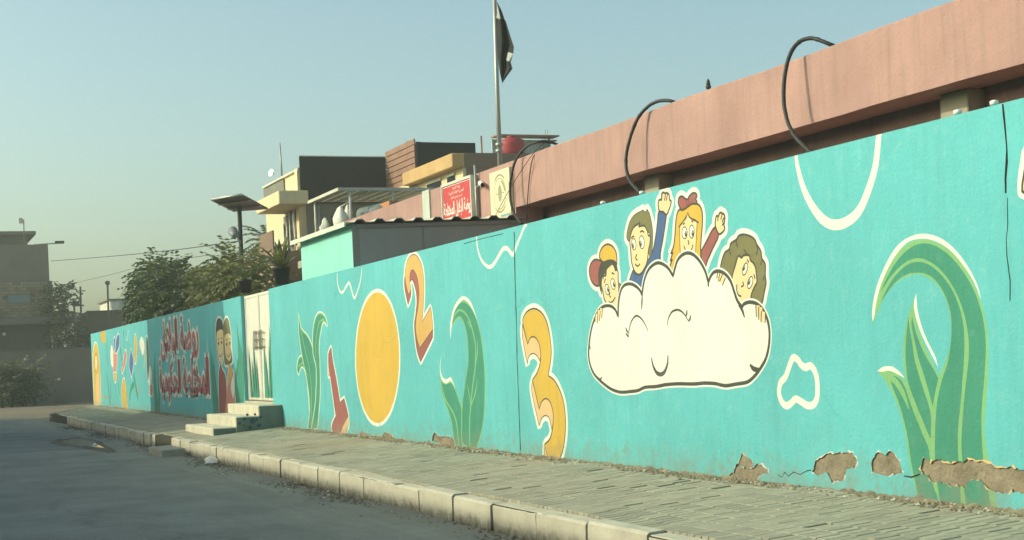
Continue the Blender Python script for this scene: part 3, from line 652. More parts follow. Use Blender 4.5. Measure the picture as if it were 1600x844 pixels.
fill(mo, 'yellow', 'O', [(108, 110), (148, 104), (150, 190), (128, 204), (112, 172)])
for q, w in (([(166, 120), (163, 260), (170, 400)], .10), ([(160, 460), (178, 600), (190, 750)], .18), ([(190, 520), (198, 640), (192, 750)], .12), ([(252, 470), (262, 560), (275, 650)], .10), ([(225, 520), (245, 640), (265, 740)], .06)): line(mo, 'dgreen', 'O', q, w, taper=(.4, .8))
for c_, q in (('pinkp', [(213, 300), (240, 270), (256, 300), (250, 400), (236, 492), (218, 460), (222, 380)]), ('white', [(205, 230), (215, 280), (218, 400), (200, 380), (196, 290)]), ('navy', [(222, 180), (234, 160), (232, 240), (224, 292)]), ('navy', [(248, 160), (270, 128), (270, 230), (238, 290)]), ('orange', [(222, 470), (248, 475), (240, 545), (228, 530)]),
              ('pinkp', [(325, 268), (337, 330), (312, 430), (294, 470), (302, 390)]), ('navy', [(375, 250, 1), (396, 370), (379, 505, 1), (359, 390)]), ('yellow', [(412, 130), (426, 200), (422, 350), (408, 372), (404, 220)]), ('yellow', [(300, 545), (318, 520), (336, 650), (345, 792, 1), (305, 792, 1), (292, 650)]),
              ('pinkp', [(545, 548), (566, 590), (562, 660), (540, 650)]), ('white', [(452, 190), (472, 160), (490, 220), (480, 300), (458, 240)]), ('ink', [(508, 160), (524, 190), (534, 420), (524, 540), (514, 380)]), ('white', [(540, 420), (556, 470), (548, 560), (532, 540)])):
    line(mo, 'white', 'O', q, .09, True); fill(mo, c_, 'O', q)
for c_, q, w in (('dgreen', [(398, 470), (412, 560), (437, 690)], .22), ('dgreen', [(402, 560), (375, 610), (362, 700)], .2), ('sienna', [(432, 425), (446, 440), (456, 560), (442, 645), (428, 590)], .07), ('pinkp', [(448, 190), (455, 330)], .1), ('orange', [(490, 190), (496, 300), (488, 420)], .1), ('ink', [(280, 240), (292, 330), (300, 400)], .08), ('white', [(330, 150), (340, 180), (352, 90)], .04), ('sienna', [(130, 690), (150, 675), (180, 690)], .05)):
    line(mo, c_, 'O', q, w)

# --- places where the plaster has fallen off, and cracks: true recesses
HOLES = []
def rough_poly(c, pts, seed, amp):
    r = random.Random(seed); p = [wp(c, q) for q in pts]; out = []
    for i in range(len(p)):
        a, b = p[i], p[(i + 1) % len(p)]; l = math.hypot(b[0] - a[0], b[1] - a[1]); n = max(1, int(l / .024))
        for k in range(n):
            t = k / n; j = amp * (1.6 if r.random() < .15 else .55); out.append((a[0] + (b[0] - a[0]) * t + r.uniform(-j, j), a[1] + (b[1] - a[1]) * t + r.uniform(-j, j)))
    return out
for i, (c, pts, amp, dep) in enumerate((
    ('G', [(8, 548), (30, 540), (45, 520), (75, 526), (85, 540), (108, 512), (135, 520), (140, 546), (160, 562), (180, 640), (150, 634), (100, 650), (60, 635), (5, 622)], .015, .013),
    ('G', [(277, 600), (290, 545), (310, 552), (330, 575), (370, 556), (395, 570), (450, 580), (480, 570), (540, 562), (600, 566), (650, 580), (700, 600), (760, 598), (844, 610), (930, 600), (940, 730), (844, 742), (800, 735), (740, 742), (690, 735), (640, 720), (620, 690), (600, 672), (560, 668), (530, 680), (525, 714), (500, 702), (450, 690), (440, 700), (420, 690), (340, 675), (320, 650), (285, 640)], .015, .013),
    ('R', [(718, 152), (735, 110), (770, 80), (800, 75), (850, 72), (885, 76), (905, 105), (900, 135), (862, 145), (845, 190), (815, 190), (800, 197), (780, 157), (740, 166)], .015, .013),
    ('R', [(388, 150), (404, 118), (412, 132), (440, 140), (470, 142), (490, 118), (510, 130), (532, 136), (535, 156), (495, 170), (482, 206), (440, 208), (400, 192), (365, 172)], .015, .012),
    ('R', [(408, 126), (425, 76), (467, 106), (472, 134), (440, 134)], .005, .008),
    ('U', [(600, 88), (604, 66), (612, 48), (620, 52), (628, 66), (680, 70), (700, 78), (716, 118), (690, 126), (640, 104)], .012, .018),
    ('U', [(555, 98), (590, 88), (600, 100), (640, 112), (620, 118), (570, 108)], .012, .012),
    ('U', [(250, 66), (262, 44), (300, 62), (360, 70), (372, 48), (398, 56), (420, 78), (470, 84), (480, 98), (400, 92), (300, 78)], .012, .008))):
    hp_ = rough_poly(c, pts, 40 + i, amp); rr_ = random.Random(90 + i)
    cx_ = sum(p[0] for p in hp_) / len(hp_); cz_ = sum(p[1] for p in hp_) / len(hp_)
    # old cream undercoat left showing round the break
    ITEMS.append(('undercoat', 'peach' if i % 3 == 1 else 'lgrey', [[(p[0] + (p[0] - cx_) * .02 + rr_.uniform(-.014, .020), p[1] + (p[1] - cz_) * .03 + rr_.uniform(-.014, .018)) for p in hp_]]))
    HOLES.append((hp_, dep))
def crack(pts, w, seed, dep=.05, jit=.012):
    r = random.Random(seed); c = [wp('Z', q) for q in pts]; cc = []
    for i in range(len(c) - 1):
        a, b = c[i], c[i + 1]; n = max(1, int(math.hypot(b[0] - a[0], b[1] - a[1]) / .09))
        for k in range(n):
            t = k / n; cc.append((a[0] + (b[0] - a[0]) * t + r.uniform(-jit, jit), a[1] + (b[1] - a[1]) * t))
    cc.append(c[-1]); n = len(cc)
    Lf = [(p[0] - w * .5 * r.uniform(.5, 1.2), p[1]) for p in cc]; Rt = [(p[0] + w * .5 * r.uniform(.5, 1.2), p[1]) for p in cc]
    HOLES.append((Lf + Rt[::-1], dep))
crack([(1568.5, 162), (1567, 178), (1569, 200), (1574, 232), (1573, 252), (1571, 280), (1572, 302)], .022, 1)
crack([(1572.5, 310), (1573, 350), (1575, 400), (1577, 440), (1578, 470)], .010, 2, .03)
crack([(803.5, 362), (804, 400), (806, 470), (808, 560), (811, 640), (813.5, 704)], .024, 3, .06, .004)
crack([(192.5, 515), (194, 545), (196, 580), (198.5, 630)], .05, 4, .05, .01)
for q in ([(1215, 742), (1222, 746), (1226, 738), (1232, 744), (1240, 738), (1250, 742), (1260, 736), (1268, 735)], [(1412, 744), (1424, 746), (1438, 741)], [(1128, 705), (1131, 730), (1132, 745)], [(1150, 712), (1151, 728)], [(725, 381), (745, 375), (762, 371), (786, 365)]):
    c = [wp('Z', p) for p in q]; h = .007; HOLES.append(([(p[0], p[1] + h * random.uniform(.4, 1)) for p in c] + [(p[0], p[1] - h * random.uniform(.4, 1)) for p in c[::-1]], .02))

m_plaster = surf('bare_plaster', (.29, .245, .175), var=.3, scale=7, bump=1.0, bscale=26, rough=1, fine=.12)
m_teal = paint('teal')

def ccw(p): return p if area(p) > 0 else p[::-1]
def paint_wall(name, label, x0, x1, z0):
    t = thing(name, label, 'wall', ((x0 + x1) / 2, W + .1, 0))
    V, Fs, meta = [], [], []
    def add(poly, info):
        p = []
        for q in ccw(poly):
            q = (min(max(q[0], x0), x1), min(max(q[1], z0), WALL_H))
            if not p or abs(q[0] - p[-1][0]) + abs(q[1] - p[-1][1]) > 1e-5: p.append(q)
        while len(p) > 2 and abs(p[0][0] - p[-1][0]) + abs(p[0][1] - p[-1][1]) < 1e-5: p.pop()
        if len(p) < 3 or abs(area(p)) < 1e-7: return
        k = len(V); V.extend(Vector(q) for q in p); Fs.append(list(range(k, k + len(p)))); meta.append(info)
    nx_ = int((x1 - x0) / .8) + 1
    add([(x0, z0), (x1, z0), (x1, WALL_H), (x0, WALL_H)], ('wall_face', 'teal'))
    for mo_, col_, polys in ITEMS:
        for p in polys:
            if max(q[0] for q in p) <= x0 or min(q[0] for q in p) >= x1: continue
            add(p, (mo_, col_))
    holes = []
    for hp, dep in HOLES:
        if max(q[0] for q in hp) <= x0 or min(q[0] for q in hp) >= x1: continue
        hp = [(q[0], max(q[1], z0)) for q in hp]
        add(hp, ('hole', len(holes))); holes.append((hp, dep))
    vo, eo, fo, ov, oe, of = delaunay_2d_cdt(V, [(f[i - 1], f[i]) for f in Fs for i in range(len(f))], [], 0, 1e-6, False)
    polys = [[(V[i].x, V[i].y) for i in f] for f in Fs]
    cell = {}
    for i, p in enumerate(polys):
        if i == 0: continue
        xs_ = [q[0] for q in p]; ys_ = [q[1] for q in p]; bb = (min(xs_), max(xs_), min(ys_), max(ys_))
        for c in range(int((bb[0] - x0) * 16), int((bb[1] - x0) * 16) + 1):
            for d in range(int((bb[2] - z0) * 16), int((bb[3] - z0) * 16) + 1): cell.setdefault((c, d), []).append((i, bb))
    def inside(p, x, y):
        w = 0; n = len(p)
        for i in range(n):
            ax, ay = p[i]; bx, by = p[(i + 1) % n]
            if ay <= y < by or by <= y < ay:
                if ax + (y - ay) / (by - ay) * (bx - ax) > x: w += 1 if by > ay else -1
        return w != 0
    mbs = {}; recess = {}
    for f in fo:
        x = sum(vo[i].x for i in f) / 3; y = sum(vo[i].y for i in f) / 3; best = 0
        for i, bb in reversed(cell.get((int((x - x0) * 16), int((y - z0) * 16)), ())):
            if bb[0] <= x <= bb[1] and bb[2] <= y <= bb[3] and inside(polys[i], x, y): best = i; break
        info = meta[best]; f = list(f)
        if info[0] == 'hole': recess.setdefault(info[1], []).append(f); continue
        mb = mbs.setdefault(info[0], MB())
        mb.poly([(vo[i].x, W, vo[i].y) for i in f], paint(info[1]))
    fall = MB()
    for h, faces in recess.items():
        dep = holes[h][1]; edges = {}
        for f in faces:
            for a, b in zip(f, f[1:] + f[:1]): edges[(a, b)] = 1
            fall.poly([(vo[i].x, W + dep, vo[i].y) for i in f], m_plaster if dep < .03 else m_bed)
        for (a, b) in edges:
            if (b, a) in edges: continue
            pa, pb = vo[a], vo[b]
            fall.poly([(pa.x, W, pa.y), (pb.x, W, pb.y), (pb.x, W + dep, pb.y), (pa.x, W + dep, pa.y)], m_plaster)
    for mo_, mb in mbs.items(): mb.build(mo_, t)
    if fall.f: fall.build('fallen_plaster', t)
    body = MB(); m_back = surf('wall_back', (.33, .30, .24))
    body.box(x0, x1, W + .001, W + .22, -.5, WALL_H, m_teal, skip=(2,))
    # the body is open on the street side: the painted skin closes it
    body.build('wall_core', t)
    cop = MB(); r = random.Random(2); n = int((x1 - x0) / .22); pr = None; cop.mats = [m_teal]
    return t
wall_r = paint_wall('mural_wall', 'long turquoise mural wall with painted cloud, children, leaves and figures', XG1, XR, -.02)
wall_l = paint_wall('mural_wall', 'far turquoise wall section beyond the gate with red lettering and painted couple', XL, XG0, -.02)

# --- lettering: presentation forms, laid out right to left
def shaped(s):
    FORMS = {'ا': (0xFE8D, 0xFE8E, 0, 0), 'ب': (0xFE8F, 0xFE90, 0xFE91, 0xFE92), 'ة': (0xFE93, 0xFE94, 0, 0), 'ت': (0xFE95, 0xFE96, 0xFE97, 0xFE98), 'ح': (0xFEA1, 0xFEA2, 0xFEA3, 0xFEA4), 'خ': (0xFEA5, 0xFEA6, 0xFEA7, 0xFEA8), 'ر': (0xFEAD, 0xFEAE, 0, 0),
             'ض': (0xFEBD, 0xFEBE, 0xFEBF, 0xFEC0), 'ط': (0xFEC1, 0xFEC2, 0xFEC3, 0xFEC4), 'ك': (0xFED9, 0xFEDA, 0xFEDB, 0xFEDC), 'ل': (0xFEDD, 0xFEDE, 0xFEDF, 0xFEE0), 'م': (0xFEE1, 0xFEE2, 0xFEE3, 0xFEE4), 'و': (0xFEED, 0xFEEE, 0, 0), 'ي': (0xFEF1, 0xFEF2, 0xFEF3, 0xFEF4),
             'ز': (0xFEAF, 0xFEB0, 0, 0), 'د': (0xFEA9, 0xFEAA, 0, 0), 'ع': (0xFEC9, 0xFECA, 0xFECB, 0xFECC), 'ف': (0xFED1, 0xFED2, 0xFED3, 0xFED4), 'ق': (0xFED5, 0xFED6, 0xFED7, 0xFED8), 'ن': (0xFEE5, 0xFEE6, 0xFEE7, 0xFEE8), 'س': (0xFEB1, 0xFEB2, 0xFEB3, 0xFEB4), 'ه': (0xFEE9, 0xFEEA, 0xFEEB, 0xFEEC)}
    out = []; i = 0; joined = False
    while i < len(s):
        ch = s[i]
        if ch == ' ': out.append(' '); joined = False; i += 1; continue
        if ch == 'ل' and i + 1 < len(s) and s[i + 1] == 'ا':
            out.append(chr(0xFEFC if joined else 0xFEFB)); joined = False; i += 2; continue
        iso, fin, ini, med = FORMS[ch]; nxt = i + 1 < len(s) and s[i + 1] != ' ' and ini
        out.append(chr((med if joined else ini) if nxt else (fin if joined else iso))); joined = bool(nxt); i += 1
    return ''.join(out[::-1])
def letters(s, offset, bold=0):
    c = bpy.data.curves.new('lettering', 'FONT'); c.body = shaped(s); c.offset = offset; c.resolution_u = 3; c.space_character = 1.0
    o = bpy.data.objects.new('lettering', c); COL.objects.link(o)
    me = bpy.data.meshes.new_from_object(o.evaluated_get(bpy.context.evaluated_depsgraph_get()))
    bpy.data.objects.remove(o); bpy.data.curves.remove(c)
    return me
def place_letters(name, s, parent, x0, x1, z0, z1, y, mt, offset, ref=None, slope=0.0):
    """flat painted letters filling the given field of a wall facing -y"""
    me = letters(s, offset); r0 = letters(s, 0)
    xs_ = [v.co.x for v in r0.vertices]; ys_ = [v.co.y for v in r0.vertices]
    ax, bx, ay, by = min(xs_), max(xs_), min(ys_), max(ys_)
    mb = MB(); base = BASE[parent.name]
    for p in me.polygons:
        pts = []
        for i in p.vertices:
            q = me.vertices[i].co
            fx = (q.x - ax) / (bx - ax); fz = (q.y - ay) / (by - ay)
            pts.append((x0 + fx * (x1 - x0), y, z0 + fz * (z1 - z0) + slope * fx))
        mb.poly(pts, mt)
    o = mb.build(name, parent)
    bpy.data.meshes.remove(me); bpy.data.meshes.remove(r0)
    return o
def field(u0, v0, u1, v1, y): a = onY(u0, v0, y); b = onY(u1, v1, y); return a.x, b.x, min(a.z, b.z), max(a.z, b.z)
for s, (a, b) in (('روضة البلابل', ((254.5, 560), (313, 497))), ('المختلطة الحكومية', ((250, 629), (327.5, 562)))):
    x0 = onY(a[0], 600, W).x; x1 = onY(b[0], 600, W).x; um = (a[0] + b[0]) / 2
    z0 = onY(um, a[1], W).z; z1 = onY(um, b[1], W).z
    place_letters('white_lettering_edge', s, wall_l, x0, x1, z0, z1, W - .004, paint('white'), .12)
    place_letters('red_lettering', s, wall_l, x0, x1, z0, z1, W - .008, paint('red'), .035)
# ================================================================ gate and steps
m_gate = surf('gate_white', (.74, .72, .62), var=.06, scale=3, bump=.08, bscale=30, rough=.6, streak=.2, dirt=((.35, .30, .2), .25, .45, .4))
GZ = .47
gate = thing('metal_gate', 'cream double leaf gate with painted green grass blades at the top of the steps', 'gate', ((XG0 + XG1) / 2, W + .09, GZ))
xm = (XG0 + XG1) / 2
for a, b in ((XG0 + .02, xm - .012), (xm + .012, XG1 - .02)):
    lf = part('gate_leaf', gate, lambda mb: (mb.box(a, b, W + .09, W + .125, GZ + .02, WALL_H - .01, m_gate), [mb.box(q, q + .05, W + .075, W + .09, GZ + .02, WALL_H - .01, m_gate) for q in (a, b - .05)],
                                             [mb.box(a + .05, b - .05, W + .078, W + .09, q, q + .05, m_gate) for q in (GZ + .03, WALL_H - .07)]))
    def grass(mb, a=a, b=b):
        r = random.Random(int(a * 10)); n = 4
        for i in range(n):
            x = a + .18 + (b - a - .36) * (i + .5) / n + r.uniform(-.05, .05); h = r.uniform(.8, 1.6); w = .085; lean = r.uniform(-.10, .10)
            mb.poly([(x - w, W + .0745, GZ + .08), (x + w, W + .0745, GZ + .08), (x + w * .7 + lean * .5, W + .0745, GZ + .08 + h * .55), (x + lean, W + .0745, GZ + .08 + h), (x - w * .7 + lean * .5, W + .0745, GZ + .08 + h * .55)], paint('dgreen'))
    part('painted_grass', lf, grass)
def grille(mb):
    for s in (-1, 1):
        for i in range(4): mb.box(xm + s * (.08 + i * .1), xm + s * (.08 + i * .1) + .008, W + .035, W + .05, 1.55, 1.95, surf('gate_iron', (.36, .34, .28), metal=.3, rough=.5))
        for z in (1.60, 1.76, 1.90): mb.box(xm + s * .05, xm + s * .46, W + .05, W + .062, z, z + .015, MATS['gate_iron'])
        mb.box(xm + s * .24, xm + s * .26, W + .05, W + .072, 1.7, 1.72, MATS['gate_iron'])
part('latch_grille', gate, grille)
part('threshold', gate, lambda mb: mb.box(XG0 + .002, XG1 - .002, W + .002, W + .22, -.3, GZ + .005, m_conc))

m_step = surf('step_concrete', (.66, .61, .47), var=.14, scale=3.0, bump=.4, bscale=28, rough=.9, streak=.3, fine=.1)
steps = thing('entrance_steps', 'three concrete steps leading up to the cream gate', 'steps', ((STEP_X0 + STEP_X1) / 2, 6.2, walk_z(6.2)))
ST = ((5.5, .06), (5.95, .25), (6.4, .445))
for i, (y, z) in enumerate(ST):
    y1 = ST[i + 1][0] + .002 if i < 2 else W - .003
    part('step', steps, lambda mb: mb.box(STEP_X0 + .006 * i, STEP_X1 - .006 * i, y, y1, -.35, z, m_step), bevel=.018)
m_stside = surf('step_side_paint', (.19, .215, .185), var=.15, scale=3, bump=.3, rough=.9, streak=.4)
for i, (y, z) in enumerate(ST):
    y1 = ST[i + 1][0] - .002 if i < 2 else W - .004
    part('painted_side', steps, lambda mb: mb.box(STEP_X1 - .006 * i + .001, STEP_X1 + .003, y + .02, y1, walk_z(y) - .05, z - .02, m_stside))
m_paw = surf('paw_blue', (.06, .115, .135), rough=.8)
def paws(mb):
    r = random.Random(4); X = STEP_X1 + .001
    for (cy, cz, s) in ((6.28, .15, .055), (6.12, .20, .035), (6.40, .06, .04), (6.22, .03, .035), (6.10, .08, .022), (6.44, .22, .03), (6.33, .28, .022), (6.18, .28, .025), (6.02, .12, .03), (6.36, .18, .022)):
        mb.poly([(X + .004, cy + s * 1.1 * math.cos(q), cz + s * math.sin(q)) for q in (2 * math.pi * i / 12 for i in range(12))], m_paw)
part('painted_spots', steps, paws)

# ================================================================ kindergarten building behind the wall
m_pink = surf('pink_render', (.415, .25, .222), var=.15, scale=.9, bump=.35, bscale=26, rough=.9, streak=.5, fine=.08, hair=.10)
m_pinkshade = surf('pink_shade_render', (.36, .22, .16), var=.12, scale=1.5, bump=.25, bscale=30, rough=.9)  # darker copy of the pink render: the annex side's shade is in the colour
m_putty = surf('putty_render', (.42, .38, .29), var=.1, scale=2, bump=.2, rough=.9)
YB, ZB0, ZB1 = 10.0, 3.76, 4.58
kx0, kxs, kx1 = -34.5, -23.5, 2.0
kg = thing('kindergarten_building', 'long pink rendered single storey building behind the mural wall', 'building', (-16, 13, -.4))
def beam(mb):
    r = random.Random(12); n = 48; mb.mats = [m_pink]; k = len(mb.v)
    for i in range(n + 1):
        x = kxs + (kx1 - kxs) * i / n; j = lambda a: r.uniform(-a, a)
        dz, dy = .010 * math.sin(i * .7) + j(.004), .008 * math.sin(i * .45 + 1)
        for y, z in ((YB + dy, ZB0 + j(.004) + dz * .4), (YB + dy + j(.002), ZB1 - .018 + dz), (YB + .018 + dy, ZB1 + dz), (YB + .52, ZB1 + dz), (YB + .52, ZB0)): mb.v.append(Vector((x, y, z)))
    for i in range(n):
        for q in range(5):
            a = k + i * 5 + q; c = k + i * 5 + (q + 1) % 5; mb.f.append((a, c, c + 5, a + 5)); mb.m.append(0); mb.sm.append(False)
    mb.f.append(tuple(k + q for q in range(5))); mb.f.append(tuple(k + n * 5 + q for q in range(5))[::-1]); mb.m += [0, 0]; mb.sm += [False, False]
part('roof_beam', kg, beam)
part('end_wall', kg, lambda mb: mb.box(kx0, kxs - .002, YB + .001, YB + .52, -.4, ZB1 - .004, m_pink))
part('veranda_wall', kg, lambda mb: mb.box(kxs - .1, kx1, YB + .60, YB + .8, -.4, 3.9, m_pink))
part('roof_slab', kg, lambda mb: mb.box(kx0 + .05, kx1 - .05, YB + .522, YB + 8, 3.9, 4.1, m_putty))
part('rear_wall', kg, lambda mb: mb.box(kx0, kx1, YB + 7.8, YB + 8.0, -.4, 4.4, m_pink))
part('pale_pilaster', kg, lambda mb: mb.box(onY(667, 300, YB).x - .22, onY(667, 300, YB).x + .2, YB - .03, YB - .001, -.4, ZB1 + .02, surf('pilaster_paint', (.50, .55, .48))))
m_colm = surf('column_grey', (.40, .36, .28), rough=.85)
for u in (1500, 1020):
    x = onY(u, 150, 10.45).x; part('column', kg, lambda mb: (mb.box(x - .22, x + .22, YB + .36, YB + .598, -.4, ZB0 - .002, m_colm)), bevel=.01)
x = onY(808, 330, YB).x
m_black = surf('black_rubber', (.022, .026, .024), bump=.1, rough=.6, spec=.4)
def bez(pts, n=10):
    return [Vector(q) for q in smooth3(pts, n)]
def smooth3(P, k):
    out = []; n = len(P)
    for i in range(n - 1):
        p0 = P[max(i - 1, 0)]; a = P[i]; b = P[i + 1]; p3 = P[min(i + 2, n - 1)]
        for q in range(k):
            t = q / k; out.append(tuple(.5 * (2 * a[d] + (b[d] - p0[d]) * t + (2 * p0[d] - 5 * a[d] + 4 * b[d] - p3[d]) * t * t + (3 * a[d] - p0[d] - 3 * b[d] + p3[d]) * t ** 3) for d in range(3)))
    out.append(tuple(P[-1])); return out
def hose(label, px, ys, r):
    pts = [onY(u, v, y) for (u, v), y in zip(px, ys)]
    mb = MB(); pp = bez(pts, 8); rj = random.Random(len(label)); mb.tube([q + Vector((rj.uniform(-1, 1), rj.uniform(-1, 1), rj.uniform(-1, 1))) * r * .05 for q in pp], [r * (1.18 if rj.random() < .05 else rj.uniform(.97, 1.03)) for q in pp], m_black, 8)
    return tag(mb.build('cable_loop', None, pts[-1]), label, 'cable', 'cables looped over the roof beam')
hose('thick dark cable looped over the pink beam at the right', [(1330, 84), (1296, 69), (1268, 60), (1246, 68), (1232, 92), (1225, 130), (1226, 170), (1237, 205), (1262, 234), (1300, 262)], [10.35, 10.12, 10.02, 9.92, 9.82, 9.74, 9.70, 9.66, 9.6, 9.5], .025)
hose('thick dark cable looped over the middle of the pink beam', [(1075, 175), (1052, 159), (1030, 158), (1012, 167), (995, 188), (982, 225), (978, 255), (983, 280), (997, 298), (1020, 320)], [10.35, 10.1, 10.02, 9.94, 9.85, 9.75, 9.70, 9.66, 9.6, 9.5], .025)
hose('thin dark cable looped over the beam beside the emblem board', [(880, 230), (862, 223), (840, 222), (822, 230), (806, 250), (798, 280), (797, 305), (800, 325), (806, 338), (815, 350)], [10.6, 10.35, 10.1, 10.0, 9.9, 9.82, 9.78, 9.74, 9.7, 9.6], .022)
hose('slack thin wire hanging down the pink wall beside the emblem board', [(850, 232), (833, 246), (826, 290), (823, 335), (822, 350)], [10.2, 9.985, 9.98, 9.98, 9.98], .009)
hose('thin wire crossing in front of the emblem board', [(862, 215), (835, 238), (800, 290), (775, 335), (770, 350)], [10.9, 9.96, 9.90, 9.90, 9.90], .006)
# white pipe ends on the wall top
m_pvc = surf('white_plastic', (.80, .79, .70), var=.05, rough=.45)
for u, v, lab in ((1496, 167, 'white plastic pipe end on the wall top below the column'), (1553, 152, 'white plastic pipe end nearest the crack at the right'), (1003, 292, 'white plastic pipe end behind the waving boy'), (942, 314, 'white plastic pipe end above the capped boy')):
    p = onY(u, v, W + .12)
    mb = MB(); mb.lathe((p.x, W + .12, WALL_H), [(.024, 0), (.024, .03), (.03, .03), (.03, .055), (.012, .062)], m_pvc, 12)
    tag(mb.build('pipe_end', None, (p.x, W + .12, WALL_H)), lab, 'pipe', 'pipe ends on the wall top')

# ---------------------------------------------------------------- red sign, emblem board, small camera
m_red = surf('sign_red', (.50, .05, .052), var=.06, bump=.0, rough=.4, fine=.02)
m_alu = surf('sign_frame', (.60, .62, .55), var=.06, rough=.4, metal=.3, bump=0)
m_signwhite = surf('sign_white', (.85, .83, .76), var=.02, bump=0, rough=.5, fine=0)
sx0, sx1, sz0, sz1 = onY(690.5, 289, 9.88).x, onY(737, 275, 9.88).x, 3.35, 4.55
sgn = thing('school_sign', 'red framed sign with white lettering on the pink wall', 'sign', ((sx0 + sx1) / 2, 9.9, sz0))
part('sign_panel', sgn, lambda mb: mb.box(sx0 + .04, sx1 - .04, 9.87, 9.93, sz0 + .04, sz1 - .05, m_red))
part('frame', sgn, lambda mb: (mb.box(sx0, sx0 + .04, 9.85, 9.995, sz0, sz1, m_alu), mb.box(sx1 - .04, sx1, 9.85, 9.995, sz0, sz1, m_alu), mb.box(sx0 + .04, sx1 - .04, 9.85, 9.995, sz1 - .05, sz1, m_alu), mb.box(sx0 + .04, sx1 - .04, 9.85, 9.995, sz0, sz0 + .04, m_alu)))
cxs = (sx0 + sx1) / 2; wS = sx1 - sx0
def rows():
    for s, hw, z0, z1 in (('وزارة التربية', .2, 4.385, 4.455), ('المديرية العامة للتربية', .40, 4.295, 4.365), ('قسم رياض العام', .30, 4.205, 4.27)):
        place_letters('small_lettering', s, sgn, cxs - hw, cxs + hw, z0, z1, 9.866, m_signwhite, .0)['kind'] = 'stuff'
    place_letters('large_lettering', 'روضة البلابل المختلطة', sgn, sx0 + .09, sx1 - .07, 3.86, 4.175, 9.866, m_signwhite, .02)
rows()
part('border_line', sgn, lambda mb: [mb.box(*b, m_signwhite) for b in ((sx0 + .055, sx1 - .055, 9.866, 9.868, sz1 - .075, sz1 - .066), (sx0 + .055, sx0 + .064, 9.866, 9.868, sz0 + .1, sz1 - .08), (sx1 - .064, sx1 - .055, 9.866, 9.868, sz0 + .1, sz1 - .08))])
ex0, ex1 = onY(767.5, 300, 9.95).x, onY(798.5, 300, 9.95).x
m_cream = surf('board_cream', (.68, .62, .42), var=.06, scale=3, bump=.05, rough=.6)
m_embl = surf('emblem_print', (.30, .29, .18), bump=0, rough=.6, fine=0)
emb = thing('emblem_board', 'cream board with a faded round emblem on the pink wall', 'sign', ((ex0 + ex1) / 2, 9.95, 3.4))
part('board', emb, lambda mb: mb.box(ex0, ex1, 9.93, 9.995, 3.52, 4.47, m_cream))
part('blue_strip', emb, lambda mb: mb.box(ex0 + .45, ex1 - .03, 9.927, 9.929, 3.56, 3.68, surf('strip_blue', (.16, .36, .38), bump=0)))
def ring(mb, r0, r1, a0, a1, n=28, cz=4.06, y=9.928):
    cx = (ex0 + ex1) / 2
    for i in range(n):
        p, q = a0 + (a1 - a0) * i / n, a0 + (a1 - a0) * (i + 1) / n
        mb.poly([(cx + r * math.cos(t), y, cz + r * math.sin(t)) for r, t in ((r0, p), (r1, p), (r1, q), (r0, q))], m_embl)
part('emblem', emb, lambda mb: (ring(mb, .265, .28, 0, 6.283), ring(mb, .31, .345, .8, 2.3), ring(mb, .31, .345, 3.9, 5.5), ring(mb, .20, .25, .1, 1.2, 10), mb.poly([((ex0 + ex1) / 2 + .085 * math.cos(t), 9.928, 4.06 + .15 * math.sin(t)) for t in (2 * math.pi * i / 18 for i in range(18))], m_embl),
                                [mb.poly([((ex0 + ex1) / 2 + s * .10, 9.928, 4.055), ((ex0 + ex1) / 2 + s * .19, 9.928, 4.05), ((ex0 + ex1) / 2 + s * .19, 9.928, 4.07), ((ex0 + ex1) / 2 + s * .10, 9.928, 4.075)], m_embl) for s in (-1, 1)]))
# post right of the sign with a bullet camera
px = sx1 + .05
m_steel = surf('galvanised_steel', (.38, .39, .36), var=.1, metal=.5, rough=.45, bump=.05)
pst = thing('camera_post', 'thin steel post with a small bullet camera beside the red sign', 'post', (px, 9.9, 3.3))
part('post', pst, lambda mb: mb.tube([(px, 9.93, 3.3), (px, 9.93, 4.72)], .022, m_steel, 8))
part('camera_body', pst, lambda mb: (mb.tube([(px + .02, 9.93, 4.30), (px + .22, 9.93, 4.34)], .014, m_steel, 6), mb.tube([(px + .18, 9.95, 4.37), (px + .42, 9.90, 4.30)], .045, m_pvc, 10), mb.tube([(px + .42, 9.90, 4.30), (px + .44, 9.895, 4.294)], .04, m_black, 10)))

